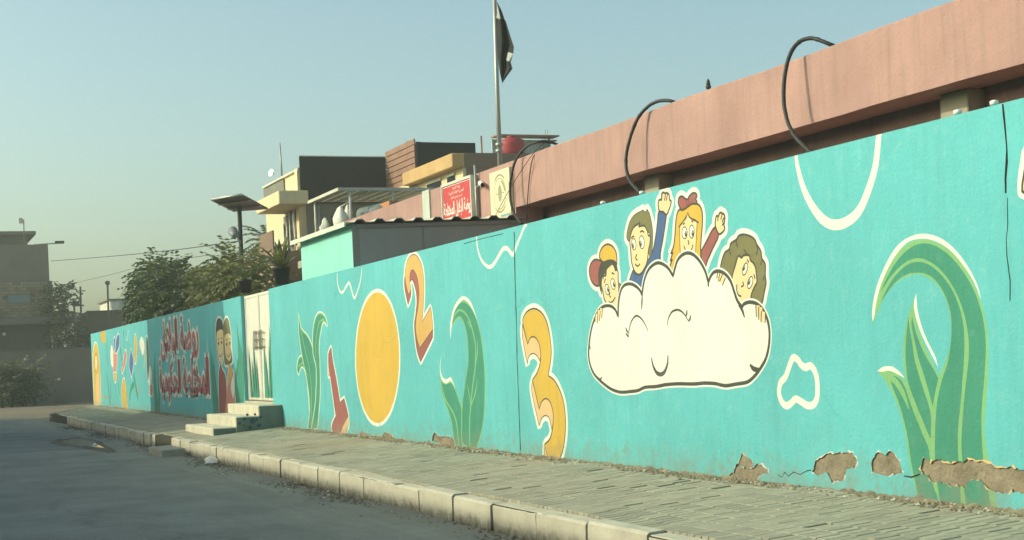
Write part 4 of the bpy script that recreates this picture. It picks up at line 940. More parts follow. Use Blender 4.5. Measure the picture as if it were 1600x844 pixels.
# ---------------------------------------------------------------- flag pole and flag
fb = onY(781, 262, 10.8); ft = onY(771, -60, 10.8)
fb.z = 4.1
pole = thing('flag_pole', 'tall slim steel flag pole on the pink building roof', 'flag pole', fb)
part('pole', pole, lambda mb: mb.tube([fb, onY(776.5, 130, 10.8), ft], [.05, .042, .036], m_steel, 10))
part('clamp', pole, lambda mb: [mb.tube([onY(780, v, 10.8) - Vector((0, 0, .03)), onY(780, v, 10.8) + Vector((0, 0, .03))], .07, m_steel, 10) for v in (236, 226)])
m_fw = surf('flag_white', (.33, .35, .34), var=.08, bump=.05, rough=.8); m_fb = surf('flag_black', (.010, .011, .013), var=.1, bump=.05, rough=.8)
m_fr = surf('flag_red', (.45, .04, .05), var=.1, bump=.05, rough=.8)
def flag(mb):
    # limp cloth: rows from hoist to fly, gathered along the pole
    edge = [(776, 2), (783, 15), (790, 32), (797, 55), (803, 73), (802, 84), (798, 97), (801, 107), (793, 118), (785, 130)]
    hoist = [(774.5, 2), (774.8, 14), (775, 28), (775.4, 44), (776, 62), (777, 76), (778, 90), (779.5, 103), (781.5, 116), (784.5, 129)]
    n = 9; k = len(mb.v)
    for i, (h, e) in enumerate(zip(hoist, edge)):
        for j in range(n):
            t = j / (n - 1); u = h[0] + (e[0] - h[0]) * t; v = h[1] + (e[1] - h[1]) * t
            mb.v.append(onY(u, v, 10.74 + .10 * math.sin(t * 9 + i * .5) * (.3 + t)))
    for i in range(len(edge) - 1):
        for j in range(n - 1):
            a = k + i * n + j; t = (j + .5) / (n - 1)
            mt = m_fw if (i < 2 or (t > .6 and i == 5) or (t > .85 and i == 6)) else m_fb
            mb.f.append((a, a + 1, a + n + 1, a + n)); mb.m.append(mb.mi(mt)); mb.sm.append(True)
fl = MB(); flag(fl)
tag(fl.build('flag', None, onY(784, 60, 10.74)), 'limp black and white flag hanging from the flag pole', 'flag')

# ---------------------------------------------------------------- shed on the wall with corrugated roof
sxa, sxb = -26.3, -23.03
m_teal2 = surf('shed_turquoise', (.27, .66, .58), var=.06, scale=1.5, bump=.12, rough=.7, streak=.3, fine=.04)
m_shed = surf('shed_grey_panel', (.37, .39, .355), var=.10, scale=1.0, bump=.06, rough=.65, streak=.2)
m_shtrim = surf('shed_trim', (.28, .29, .26), rough=.6)
shd = thing('guard_shed', 'turquoise and grey shed with a corrugated roof behind the wall', 'shed', ((sxa + sxb) / 2, 8.7, 0))
part('street_wall', shd, lambda mb: mb.box(sxa, sxb, W + .01, W + .07, WALL_H - .03, 3.44, m_teal2))
part('side_wall', shd, lambda mb: mb.hexa([(sxb - .05, W + .072, -.4), (sxb, W + .072, -.4), (sxb, 9.97, -.4), (sxb - .05, 9.97, -.4), (sxb - .05, W + .072, 3.44), (sxb, W + .072, 3.44), (sxb, 9.97, 3.5), (sxb - .05, 9.97, 3.5)], m_shed))
part('far_wall', shd, lambda mb: mb.box(sxa, sxa + .05, W + .072, 9.97, -.4, 3.44, m_shed))
part('corner_trim', shd, lambda mb: mb.box(sxb + .001, sxb + .012, W + .012, W + .13, WALL_H - .02, 3.43, m_shtrim))
part('panel_joint', shd, lambda mb: mb.box(sxb + .001, sxb + .008, onX(660, 370, sxb).y, onX(660, 370, sxb).y + .03, WALL_H - .4, 3.45, m_shtrim))
part('top_rail', shd, lambda mb: mb.hexa([(sxb + .002, W + .08, 3.375), (sxb + .03, W + .08, 3.375), (sxb + .03, 9.97, 3.435), (sxb + .002, 9.97, 3.435), (sxb + .002, W + .08, 3.438), (sxb + .03, W + .08, 3.438), (sxb + .03, 9.97, 3.497), (sxb + .002, 9.97, 3.497)], m_shtrim))
m_tin = surf('roof_sheet', (.50, .46, .36), var=.15, scale=2, bump=.1, rough=.6, metal=.15, streak=.3)
def corr(mb):
    ys = []; y = W - .10; p = 0.335
    while y < 9.97:
        ys += [(y, 0), (y + .13, 0), (y + .18, .05), (y + .27, .05), (y + .325, 0)]; y += p
    ys = [q for q in ys if q[0] < 9.97]
    for i in range(len(ys) - 1):
        (ya, ha), (yb, hb_) = ys[i], ys[i + 1]
        if yb - ya < 1e-4: continue
        za, zb = 3.455 + (ya - W) * .02 + ha, 3.455 + (yb - W) * .02 + hb_
        xa, xb2 = sxa - .2, sxb + .10
        mb.hexa([(xa, ya, za), (xb2, ya, za), (xb2, yb, zb), (xa, yb, zb), (xa, ya, za + .012), (xb2, ya, za + .012), (xb2, yb, zb + .012), (xa, yb, zb + .012)], m_tin)
part('corrugated_roof', shd, corr)
part('eave_strip', shd, lambda mb: mb.box(sxa - .22, sxb + .06, W - .13, W - .105, 3.40, 3.475, surf('eave_strip', (.62, .66, .56))))

# ================================================================ neighbouring houses
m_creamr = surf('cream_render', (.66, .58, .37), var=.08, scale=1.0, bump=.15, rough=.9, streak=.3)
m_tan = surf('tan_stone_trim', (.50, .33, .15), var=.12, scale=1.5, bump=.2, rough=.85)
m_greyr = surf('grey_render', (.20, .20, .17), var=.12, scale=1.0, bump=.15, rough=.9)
m_brownr = surf('brown_render', (.22, .155, .115), var=.10, bump=.15, rough=.9)
m_blackp = surf('dark_screen_sheet', (.014, .013, .015), var=.15, scale=2, bump=.05, rough=.55)
m_slat = surf('brown_slat', (.27, .155, .11), var=.18, scale=3, bump=.08, rough=.7)
m_frame = surf('pale_frame', (.55, .54, .46), rough=.6); m_glass = surf('dark_glass', (.03, .04, .045), rough=.08, spec=.6, bump=0, fine=0)
XA, YA, Y2 = -43.64, 11.5, 14.3
hA = thing('cream_house', 'two storey cream house with dark roof terrace screens behind the shed', 'house', (-46, 16, -.4))
xa0 = onY(418, 386, YA).x
part('front_wing', hA, lambda mb: mb.box(xa0, XA, YA, 20, -.4, 7.1, m_creamr))
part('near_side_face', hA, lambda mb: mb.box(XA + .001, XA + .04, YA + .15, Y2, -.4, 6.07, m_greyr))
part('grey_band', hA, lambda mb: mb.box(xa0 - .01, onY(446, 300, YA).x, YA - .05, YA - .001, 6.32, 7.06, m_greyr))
part('coping', hA, lambda mb: mb.box(xa0 - .06, XA + .06, YA - .08, YA + .2, 7.1, 7.17, m_frame))
part('corner_pilaster', hA, lambda mb: mb.box(XA - .28, XA + .05, YA - .10, YA - .002, 4.2, 7.09, m_creamr))
part('canopy_slab', hA, lambda mb: mb.box(onY(405, 320, YA - .8).x, onY(441, 310, YA - .8).x, YA - .9, YA - .003, 5.98, 6.38, m_creamr), bevel=.02)
part('recess_shade_sheet', hA, lambda mb: mb.box(onY(444, 350, YA).x, XA - .9, YA - .02, YA - .003, 3.5, 5.9, m_greyr))  # flat grey sheet on the facade, a recess's shade given as colour
for u0, u1, z0, z1 in ((447, 452, 4.5, 5.6), (457, 464, 4.9, 6.4)):
    w_ = part('window', hA, lambda mb: mb.box(onY(u0, 350, YA).x, onY(u1, 350, YA).x, YA - .06, YA - .022, z0, z1, m_glass))
    part('window_frame', w_, lambda mb: [mb.box(q - .05, q + .05, YA - .10, YA - .061, z0 - .05, z1 + .05, m_frame) for q in (onY(u0, 350, YA).x, onY(u1, 350, YA).x)])
part('brown_screen_panel', hA, lambda mb: mb.box(XA - 1.5, XA + .3, YA - 1.0, YA - .95, 3.0, 5.25, m_brownr))
part('sill_band', hA, lambda mb: mb.box(xa0 - .03, XA - 1.6, YA - .12, YA - .003, 5.05, 5.15, m_frame))
m_shut = surf('side_shutter', (.30, .28, .22))
# terrace screens
part('terrace_screen', hA, lambda mb: mb.box(XA + .045, XA + .12, YA - .02, Y2 - .1, 6.08, 7.5, m_blackp))
part('screen_rail', hA, lambda mb: mb.box(XA + .045, XA + .13, YA - .03, Y2 - .1, 7.502, 7.53, m_frame))
xb2 = onY(652, 224, Y2).x; xb3 = onY(722, 239, Y2).x
sl = part('slatted_screen', hA, lambda mb: mb.box(XA + .12, xb2 - .01, Y2 - .05, Y2 - .004, 6.4, 7.53, m_brownr))
zz = 6.42
while zz < 7.5:
    part('slat', sl, lambda mb: mb.box(XA + .12, xb2 - .002, Y2 - .10, Y2 - .062, zz, zz + .155, m_slat)); zz += .18
part('second_screen', hA, lambda mb: mb.box(xb2, xb2 + .06, Y2 - .05, 16.1, 6.5, 7.55, m_blackp))
part('rear_wing', hA, lambda mb: mb.box(XA + .3, xb3, Y2, 20, -.4, 6.33, m_creamr))
part('lower_parapet', hA, lambda mb: mb.box(XA + .1, onY(645, 290, Y2).x, Y2 - .12, Y2 + .1, 6.18, 6.42, m_creamr))
part('tan_cornice', hA, lambda mb: mb.box(onY(645, 290, Y2).x, xb3 + .05, Y2 - .32, Y2 + .05, 6.335, 6.71, m_tan), bevel=.02)
part('side_parapet', hA, lambda mb: mb.box(xb3 - .2, xb3 + .045, Y2 + .052, 19, 6.335, 6.72, m_brownr))
part('side_wall', hA, lambda mb: mb.box(xb3 + .001, xb3 + .04, Y2 + .1, 20, 2, 6.33, m_brownr))
for u0, u1 in ((640, 655), (668, 690), (700, 712)):
    w_ = part('window', hA, lambda mb: mb.box(onY(u0, 290, Y2).x, onY(u1, 290, Y2).x, Y2 - .02, Y2 - .003, 5.95, 6.2, m_glass))
    part('window_frame', w_, lambda mb: mb.box(onY(u0, 290, Y2).x - .05, onY(u1, 290, Y2).x + .05, Y2 - .05, Y2 - .021, 6.2, 6.26, m_frame))
# side face details below the dark screen
part('side_pipe', hA, lambda mb: mb.tube([(XA + .1, YA + .5, 4), (XA + .1, YA + .5, 6.0)], .05, m_steel, 8))
for y0, y1 in ((12.4, 13.1),):
    part('side_window', hA, lambda mb: mb.box(XA + .041, XA + .06, y0, y1, 4.9, 5.7, m_glass))
# mast on the far end
mp_ = onY(427, 285, YA)
mast = thing('roof_mast', 'thin roof mast with a small round dish on the cream house', 'mast', (mp_.x, YA + .3, 7.17))
part('pole', mast, lambda mb: mb.tube([(mp_.x, YA + .3, 7.1), (mp_.x - .1, YA + .3, onY(424, 232, YA + .3).z)], [.04, .02], m_steel, 6))
c_ = onY(426, 271, YA + .25)
part('dish', mast, lambda mb: mb.tube([c_ + Vector((0, .03, 0)), c_ + Vector((.02, -.03, .01)), c_ + Vector((.04, -.07, .02))], [.04, .10, .125], m_steel, 14))

# red water tank and rooftop clutter on the house roof
m_tank = surf('tank_red', (.32, .035, .045), var=.1, bump=.08, rough=.55)
tp = onX(801, 240, -40.2)
tk = thing('water_tank', 'dark red plastic water tank on the roof behind the flag pole', 'water tank', (tp.x, tp.y, tp.z - .1))
part('tank_body', tk, lambda mb: mb.lathe((tp.x, tp.y, tp.z - .1), [(.33, 0), (.37, .06), (.36, .14), (.38, .2), (.36, .28), (.38, .34), (.36, .42), (.33, .50), (.18, .55)], m_tank, 24))
part('lid', tk, lambda mb: mb.lathe((tp.x, tp.y, tp.z + .451), [(.16, 0), (.16, .05), (.10, .07)], m_tank, 16))
part('roof_stand', tk, lambda mb: mb.box(tp.x - .5, tp.x + .5, tp.y - .45, tp.y + .45, 6.2, tp.z - .101, m_greyr))
qa, qb = onX(745, 222, -43.0), onX(864, 216, -43.0)
fr = thing('roof_frame', 'timber and sheet lean to frame on the roof beside the red tank', 'roof frame', (qa.x, (qa.y + qb.y) / 2, 6.7))
part('plank', fr, lambda mb: mb.box(-43.05, -42.5, qa.y + .5, qb.y, qb.z - .02, qb.z + .02, m_slat))
part('plank', fr, lambda mb: mb.box(-42.9, -42.7, onX(845, 216, -42.8).y, onX(868, 216, -42.8).y, qb.z - .14, qb.z - .10, m_slat))
m_tinblue = surf('pale_corrugated', (.36, .42, .42), var=.15, metal=.3, rough=.5)
def tin(mb, y0, y1):
    n = int((y1 - y0) / .06)
    for i in range(n): mb.box(-43.1, -43.04 - .02 * (i % 2), y0 + i * .06, y0 + i * .06 + .058, 6.6, qb.z - .06, m_tinblue)
part('sheet_wall', fr, lambda mb: tin(mb, onX(768, 230, -43.1).y, onX(862, 230, -43.1).y))
for u in (856, 852):
    q = onX(u, 214, -42.8)
    part('rod', fr, lambda mb: mb.tube([(-42.8, q.y, 6.7), (-42.8, q.y, onX(u, 203, -42.8).z)], .012, m_steel, 5))
part('post', fr, lambda mb: [mb.tube([(-42.8, onX(u, 220, -42.8).y, 6.6), (-42.8, onX(u, 220, -42.8).y, qb.z)], .03, m_slat, 6) for u in (752, 858)])
an = onX(634, 221, -43); aw = onX(652, 222, -43)
ant = thing('roof_antenna', 'small horizontal roof antenna above the slatted screen', 'antenna', (an.x, aw.y, 7.5))
part('boom', ant, lambda mb: mb.tube([an, aw + Vector((0, .1, 0)), (aw.x, aw.y + .1, 7.2)], .018, m_steel, 5))
part('element', ant, lambda mb: mb.tube([an + Vector((-.2, 0, .12)), an + Vector((.2, .02, -.1))], .012, m_steel, 5))

# rooftop canopy with sacks and tanks
c0, c1 = onY(483, 318, 11.0), onY(530, 293, 11.0)
CZ = 5.8
m_canopy = surf('canopy_sheet', (.33, .34, .30), var=.1, rough=.6, bump=.05)
cy1 = onX(690, 300, c1.x).y
can = thing('roof_canopy', 'pale metal shade canopy on thin posts beside the dark screen', 'canopy', ((c0.x + c1.x) / 2, 12.5, 4.1))
def slats_roof(mb):
    n = 9
    for i in range(n):
        y0 = 11.05 + (cy1 - 11.05) * i / n
        mb.box(c0.x, c1.x - .03, y0, y0 + (cy1 - 11.05) / n - .03, CZ + .01, CZ + .03, m_canopy)
part('canopy_sheet', can, slats_roof)
part('edge_beam', can, lambda mb: mb.box(c0.x, c1.x, 10.96, 11.02, CZ - .03, CZ + .05, m_frame))
part('near_beam', can, lambda mb: mb.box(c1.x - .03, c1.x + .03, 11.022, cy1, CZ - .03, CZ + .05, m_steel))
for (x, y) in ((c1.x, onX(548, 320, c1.x).y), (c1.x, onX(614, 300, c1.x).y), (c0.x + .3, 11.1)):
    part('post', can, lambda mb: mb.tube([(x - .04, y, 4.1), (x - .04, y, CZ - .03)], .035, m_frame, 6))
part('brace', can, lambda mb: mb.tube([(c1.x - .2, onX(530, 335, c1.x).y, CZ - .5), (c1.x - .2, onX(580, 300, c1.x).y, CZ)], .02, m_steel, 5))
# roof edge of the pink building under the canopy and low annex to the left
anx = thing('pink_annex', 'small pink rendered annex left of the shed behind the potted plant', 'building', (-44, 11, -.4))
part('street_wall', anx, lambda mb: mb.box(-47, -41.3, YB + .001, YB + 1.35, -.4, 4.47, m_pink))
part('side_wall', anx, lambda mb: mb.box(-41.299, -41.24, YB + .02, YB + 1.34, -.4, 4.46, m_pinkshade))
m_sack = surf('white_sack', (.72, .70, .60), var=.08, scale=4, bump=.6, bscale=10, rough=.85)
def sack(lab, u, v0, v1, wpx, y, seed, mt=m_sack):
    p = onY(u, v0, y); h = onY(u, v1, y).z - p.z; rr = wpx / 2 / 55; r = random.Random(seed); mb = MB(); n = 12
    prof = [(.95, 0), (1.1, .12), (1.05, .35), (.9, .55), (.72, .7), (.5, .84), (.3, .94), (.12, 1.0)]
    k = len(mb.v); mb.mats = [mt]
    for f_, z in prof:
        for i in range(n):
            a = 2 * math.pi * i / n; q = rr * f_ * (1 + .16 * math.sin(3 * a + seed) + r.uniform(-.3, .3))
            mb.v.append(Vector((p.x + q * math.cos(a), y + q * math.sin(a) * .8, p.z + h * z)))
    for j in range(len(prof) - 1):
        for i in range(n): mb.f.append((k + j * n + i, k + j * n + (i + 1) % n, k + (j + 1) * n + (i + 1) % n, k + (j + 1) * n + i)); mb.m.append(0); mb.sm.append(True)
    mb.f.append(tuple(k + i for i in range(n))); mb.m.append(0); mb.sm.append(False)
    e = k + (len(prof) - 1) * n; mb.f.append(tuple(e + i for i in range(n))); mb.m.append(0); mb.sm.append(False)
    tag(mb.build('filled_sack', None, p), lab, 'sack', 'white sacks under the canopy')
sack('white filled sack at the left end under the canopy', 509, 372, 340, 20, 10.9, 1)
sack('tall white filled sack beside the canopy post', 534, 364, 321, 24, 11.0, 2)
sack('white filled sack leaning behind the canopy post', 545, 360, 319, 18, 11.3, 3)
part('parapet_roof', kg, lambda mb: mb.box(kx0 - 6, kx0 - .002, YB + .5, YB + 8, 3.9, 4.1, m_putty))
dr = onY(580, 345, 11.8)
drm = thing('storage_drum', 'grey blue storage drum lying under the canopy', 'drum', dr)
part('drum_body', drm, lambda mb: mb.tube([dr + Vector((-.7, 0, .22)), dr + Vector((-.68, 0, .22)), dr + Vector((.68, .3, .22)), dr + Vector((.7, .3, .22))], [.15, .22, .22, .15], surf('drum_blue', (.17, .21, .21), rough=.6), 18))
part('cradle', drm, lambda mb: mb.box(dr.x - .6, dr.x + .6, dr.y - .1, dr.y + .4, 4.1, dr.z + .02, m_greyr))
bx = onY(603, 330, 11.9)
cr_ = thing('orange_crate', 'orange boarded box under the canopy near the pink roof edge', 'box', (bx.x, 11.9, 4.1))
part('box_side', cr_, lambda mb: [mb.box(bx.x - .5, bx.x + .3, 11.9, 12.4, 4.1 + i * .25, 4.1 + i * .25 + .235, surf('crate_orange', (.48, .20, .08), rough=.7)) for i in range(5)])
part('box_painted_shade', cr_, lambda mb: mb.box(bx.x + .301, bx.x + .33, 11.92, 12.38, 4.1, 5.33, m_brownr))  # brown sheet over the orange boards, shade of this side put into its colour

fz = onY(1107, 139, 13.0)
fin = thing('roof_finial', 'tiny dark finial of stacked balls rising above the pink beam', 'finial', (fz.x, 13.0, 4.1))
part('rod', fin, lambda mb: mb.tube([(fz.x, 13, 4.1), (fz.x, 13, onY(1107, 123, 13).z)], .012, m_black, 6))
for v, r_ in ((136, .05), (131, .04), (127, .03)):
    q = onY(1107, v, 13); part('ball', fin, lambda mb: mb.lathe((fz.x, 13, q.z - r_), [(.2 * r_, 0), (.8 * r_, .4 * r_), (r_, r_), (.8 * r_, 1.6 * r_), (.2 * r_, 2 * r_)], m_black, 10))
# ================================================================ plants
m_bark = surf('bark', (.13, .10, .07), var=.25, scale=4, bump=.6, bscale=18, rough=.95)
def leafmat(name, col, trans=.35):
    if name in MATS: return MATS[name]
    mt = surf(name, col, var=.35, scale=2.2, bump=0, rough=.55, spec=.35, fine=.05)
    n = mt.node_tree.nodes; L = mt.node_tree.links; b = n['Principled BSDF']
    src = b.inputs['Base Color'].links[0].from_socket
    tr = n.new('ShaderNodeBsdfTranslucent'); mxs = n.new('ShaderNodeMixShader'); mxs.inputs[0].default_value = trans
    L.new(src, tr.inputs['Color']); L.new(b.outputs[0], mxs.inputs[1]); L.new(tr.outputs[0], mxs.inputs[2])
    L.new(mxs.outputs[0], n['Material Output'].inputs['Surface']); return mt
m_leafd = leafmat('leaf_dark', (.060, .092, .034)); m_leafl = leafmat('leaf_light', (.20, .21, .07)); m_leafm = leafmat('leaf_mid', (.11, .145, .05))
m_dry = leafmat('leaf_dry', (.20, .19, .13))
def leaf(mb, p, d, w, l, mt, r):
    d = d.normalized(); s = d.cross(Vector((r.uniform(-1, 1), r.uniform(-1, 1), r.uniform(-.3, 1)))); s = s.normalized() if s.length > 1e-4 else d.orthogonal().normalized()
    k = len(mb.v); mb.v += [p, p + d * l * .5 + s * w, p + d * l, p + d * l * .5 - s * w]
    mb.f.append((k, k + 1, k + 2, k + 3)); mb.m.append(mb.mi(mt)); mb.sm.append(False)
def frond(mb, p, d, L_, n, lw, ll, mt, r, droop=.5):
    pts = [p]; dd = d.normalized()
    for i in range(n):
        dd = (dd + Vector((0, 0, -droop / n))).normalized(); q = pts[-1] + dd * (L_ / n); pts.append(q)
        side = dd.cross(Vector((0, 0, 1))); side = side.normalized() if side.length > 1e-3 else Vector((1, 0, 0))
        for s in (-1, 1):
            leaf(mb, q, (side * s * .85 + dd * .55 + Vector((0, 0, -.25 + r.uniform(-.2, .2)))), lw * r.uniform(.7, 1.2), ll * (1.1 - .5 * i / n) * r.uniform(.8, 1.2), mt, r)
def tree(name, label, base, h, clumps, mats, seed, group, nf=26, L_=.7, ll=.16, lw=.03, fan=1.0):
    """base point, total height, clumps: (dx, dy, z, radius) lobes the limbs reach into"""
    r = random.Random(seed); b = Vector(base); t = thing(name, label, 'tree', b, group)
    tops = [Vector((b.x + c[0], b.y + c[1], b.z + c[2])) for c in clumps]
    fork = b + Vector((.05, .02, h * .38))
    def trunk(mb):
        mb.tube([b + Vector((0, 0, -.1)), b + Vector((.03, 0, h * .2)), fork], [.13, .10, .085], m_bark, 8)
        for q in tops:
            mid = fork.lerp(q, .5) + Vector((r.uniform(-.15, .15), r.uniform(-.15, .15), .15))
            mb.tube([fork, mid, q], [.06, .04, .015], m_bark, 5)
    part('trunk', t, trunk)
    def crown(mb):
        for q, c in zip(tops, clumps):
            for i in range(int(nf * c[3] * c[3] * 2.2) + 6):
                d = Vector((r.gauss(0, 1), r.gauss(0, 1), r.gauss(.35, .8))).normalized()
                p = q + d * c[3] * r.uniform(.25, .8)
                frond(mb, p, d + Vector((0, 0, .25)), L_ * r.uniform(.6, 1.2), 7, lw, ll, r.choice(mats), r, .9 * fan)
    part('crown', t, crown)
    return t
p1 = onY(265, 470, 8.6); p2 = onY(360, 460, 8.4)
tree('courtyard_tree', 'dark feathery tree rising above the lettered wall section', (p1.x, 8.6, -.4), 5.2,
     [(-2.9, -.1, 4.1, .65), (-1.9, .1, 4.4, .8), (-.6, -.2, 4.65, .8), (.6, .1, 4.5, .75), (1.7, 0, 4.0, .7), (-1.0, 0, 3.7, 1.1), (.6, 0, 3.6, 1.1), (2.3, .2, 3.5, .8), (-2.5, 0, 3.4, .8)], [m_leafd, m_leafd, m_leafm], 21, 'trees behind the wall', 74, .85, .25, .038, 1.5)
tree('courtyard_tree', 'paler feathery tree between the dark tree and the potted plant', (p2.x, 8.4, -.4), 4.5,
     [(-1.6, 0, 3.75, .65), (-.6, .1, 3.95, .65), (.4, 0, 4.0, .6), (1.5, -.1, 3.95, .6), (2.6, .1, 3.7, .55), (3.4, .2, 3.45, .45), (0, 0, 3.3, .9), (1.6, 0, 3.2, .8), (-1.2, 0, 3.2, .8)], [m_leafm, m_leafl, m_leafl], 22, 'trees behind the wall', 58, .8, .23, .035, 1.5)
# small pale shrub at the left foot of the dark tree
p3 = onY(217, 485, 8.9)
tree('courtyard_shrub', 'small pale shrub peeping over the wall at the left of the trees', (p3.x, 8.9, -.4), 3.6, [(-.3, 0, 3.2, .5), (.5, 0, 3.5, .55)], [m_leafl, m_leafm], 23, 'trees behind the wall', 30, .5, .13, .03)
# date palm behind the solar panel
pc = onY(424, 380, 12.5)
pm = thing('date_palm', 'date palm with drooping fronds behind the solar panel pole', 'palm tree', (pc.x, 12.5, -.4))
part('trunk', pm, lambda mb: mb.tube([(pc.x, 12.5, -.5), (pc.x + .1, 12.5, 3), (pc.x, 12.5, pc.z)], [.24, .2, .2], m_bark, 10))
m_palm = leafmat('palm_leaf', (.10, .125, .05))
def palm(mb):
    r = random.Random(8)
    for i in range(60):
        a = r.uniform(0, 6.28); e = r.uniform(-.5, 1.1); d = Vector((math.cos(a) * math.cos(e), math.sin(a) * math.cos(e), math.sin(e)))
        frond(mb, Vector((pc.x, 12.5, pc.z)), d, r.uniform(1.0, 1.4), 22, .026, .30, m_palm, r, 1.1)
part('crown', pm, palm)
# potted plants on the wall
m_pot = surf('pot_black', (.035, .035, .035), rough=.6)
def potplant(label, u, v, y, pr, ph, n, l, seed):
    p = onY(u, v, y); p.z = max(p.z, WALL_H) if y < W + .3 else p.z
    t = thing('potted_plant', label, 'potted plant', p, 'pots on the wall')
    part('pot', t, lambda mb: mb.lathe(p, [(pr * .7, 0), (pr, ph), (pr * 1.08, ph), (pr * 1.08, ph + .05), (pr * .85, ph + .05), (pr * .8, ph - .02)], m_pot, 16))
    def lv(mb):
        r = random.Random(seed)
        for i in range(n):
            a = r.uniform(0, 6.28); e = r.uniform(.5, 1.45); d = Vector((math.cos(a) * math.cos(e), math.sin(a) * math.cos(e), math.sin(e))); q = p + Vector((0, 0, ph)); w = r.uniform(.03, .055); L_ = l * r.uniform(.5, 1.1)
            s = d.cross(Vector((0, 0, 1))).normalized()
            for k in range(3):
                q2 = q + d * L_ / 3; w2 = w * (1, .95, .1)[k]; w1 = w * (.5, 1, .95)[k]
                mb.poly([q - s * w1, q + s * w1, q2 + s * w2, q2 - s * w2], r.choice([m_leafl, m_leafm]), True); q = q2; d = (d + Vector((0, 0, -.18))).normalized()
    part('leaves', t, lv)
potplant('black pot with upright leafy plant on the wall beside the annex', 441, 445, W + .14, .17, .30, 34, .75, 1)
potplant('small dark pot with trailing plant beside the gate top', 384, 458, W + .14, .14, .24, 16, .3, 2)

# ---------------------------------------------------------------- solar panel on a pole, flood light
sp0 = onY(374, 332, 9.0)
m_pv = surf('panel_back', (.022, .024, .027), rough=.4, bump=0); m_pvf = surf('panel_frame', (.62, .62, .56), rough=.4, metal=.3, bump=0)
sp0 = sum((onZ(330, 313, 5.62), onZ(378, 305, 5.64), onZ(419, 327, 5.50), onZ(366, 331, 5.48)), Vector()) / 4; sp0.z -= .3
sol = thing('solar_panel', 'tilted solar panel array on a steel pole above the trees', 'solar panel', (sp0.x, sp0.y, -.4))
part('pole', sol, lambda mb: mb.tube([(sp0.x - .05, sp0.y, -.4), (sp0.x, sp0.y, sp0.z + .25)], .06, m_black, 8))
D = [onZ(330, 313, 5.62), onZ(378, 305, 5.64), onZ(419, 327, 5.50), onZ(366, 331, 5.48)]
C_ = sum(D, Vector()) / 4
n_ = (D[1] - D[0]).cross(D[3] - D[0]).normalized()
if n_.z < 0: n_ = -n_
for i in range(4):
    f0, f1 = i / 4, (i + 1) / 4 - .012
    q = [D[0].lerp(D[1], f0), D[0].lerp(D[1], f1), D[3].lerp(D[2], f1), D[3].lerp(D[2], f0)]
    part('module', sol, lambda mb: mb.prism(q, n_ * .04, m_pv))
part('edge_frame', sol, lambda mb: [mb.tube([a + n_ * .02, b + n_ * .02], .03, m_pvf, 5) for a, b in ((D[0], D[1]), (D[3], D[0]))])
part('rail', sol, lambda mb: [mb.tube([D[0].lerp(D[3], f) - n_ * .03, D[1].lerp(D[2], f) - n_ * .03], .025, m_steel, 5) for f in (.3, .7)])
fp = onX(365, 365, sp0.x - .1)
fld = thing('flood_light', 'grey round flood light on a bracket below the solar panel', 'lamp', fp)
part('lamp_head', fld, lambda mb: mb.tube([fp + Vector((-.28, 0, .14)), fp + Vector((-.1, 0, .08)), fp + Vector((.18, 0, -.08)), fp + Vector((.22, 0, -.1))], [.06, .13, .10, .06], surf('lamp_grey', (.25, .27, .28), rough=.4), 14))
part('bracket', fld, lambda mb: mb.tube([fp + Vector((.2, 0, -.1)), fp + Vector((.3, .1, -.25)), (sp0.x - .02, sp0.y, fp.z - .3)], .025, m_steel, 5))

# ================================================================ far end of the street
XC = -92.0
m_c1 = surf('dusty_grey_render', (.20, .178, .142), var=.15, scale=.6, bump=.2, rough=.95, streak=.3)
m_c2 = surf('dusty_brown_render', (.155, .135, .105), var=.15, scale=.6, bump=.2, rough=.95)
m_brk = [surf('pale_brick_' + k, c, var=.12, scale=3, bump=.3, rough=.95) for k, c in (('tan', (.27, .22, .145)), ('buff', (.32, .265, .18)), ('dun', (.22, .18, .125)))]
hC = thing('brick_house', 'shaded grey house with a pale brick storey at the far left', 'house', (XC - 5, 4, -.42))
yl0 = -8.0; yr1 = 8.65; zb0, zb1 = 4.75, 6.9
part('upper_wall', hC, lambda mb: mb.box(XC - 12, XC, yl0, 8.6, zb1, 9.08, m_c1))
part('brick_backing', hC, lambda mb: mb.box(XC - 12, XC - .02, yl0, yr1 + .1, zb0, zb1 - .002, m_c2))
part('ground_wall', hC, lambda mb: mb.box(XC - 12, XC - .3, yl0, 8.6, -.5, 4.3, m_c2))
part('ledge', hC, lambda mb: mb.box(XC - 12, XC + .7, yl0, 9.9, 4.3, 4.72, m_c1), bevel=.03)
part('column', hC, lambda mb: mb.box(XC - .1, XC + .25, 8.62, 8.95, -.5, 4.298, surf('column_pale', (.28, .26, .21))))
part('roof_room', hC, lambda mb: mb.box(XC - 9, XC - 1, yl0, onX(45, 375, XC).y, 9.082, 9.75, m_c2))
part('roof_overhang', hC, lambda mb: mb.box(XC - 10, XC - .6, yl0, onX(58, 375, XC).y, 9.752, 9.95, m_c1))
bm_ = {}
rr = 0; z = zb0 + .02; rb = random.Random(9)
BH, BLn = .175, .40
for k, mt in enumerate(m_brk):
    mb = MB(); mb.box(-.05, .05, -BLn / 2 + .012, BLn / 2 - .012, .012, BH - .012, mt); bm_[k] = mb.mesh('brick')
WIN = (onX(12, 470, XC).y, onX(47, 470, XC).y, onX(30, 473, XC).z, onX(30, 461, XC).z)
while z + BH < zb1 + .01:
    y = yr1 + .05 + (rr % 2) * -.2 - BLn / 2
    while y > 4.4:
        if not (WIN[0] - .15 < y < WIN[1] + .15 and WIN[2] - .12 < z < WIN[3] + .02):
            link_copy(bm_[rb.choice((0, 0, 1, 1, 2))], 'brick', hC, (XC + .0 + rb.uniform(-.012, .012), y, z), (0, 0, rb.uniform(-.02, .02)))
        y -= BLn
    z += BH; rr += 1
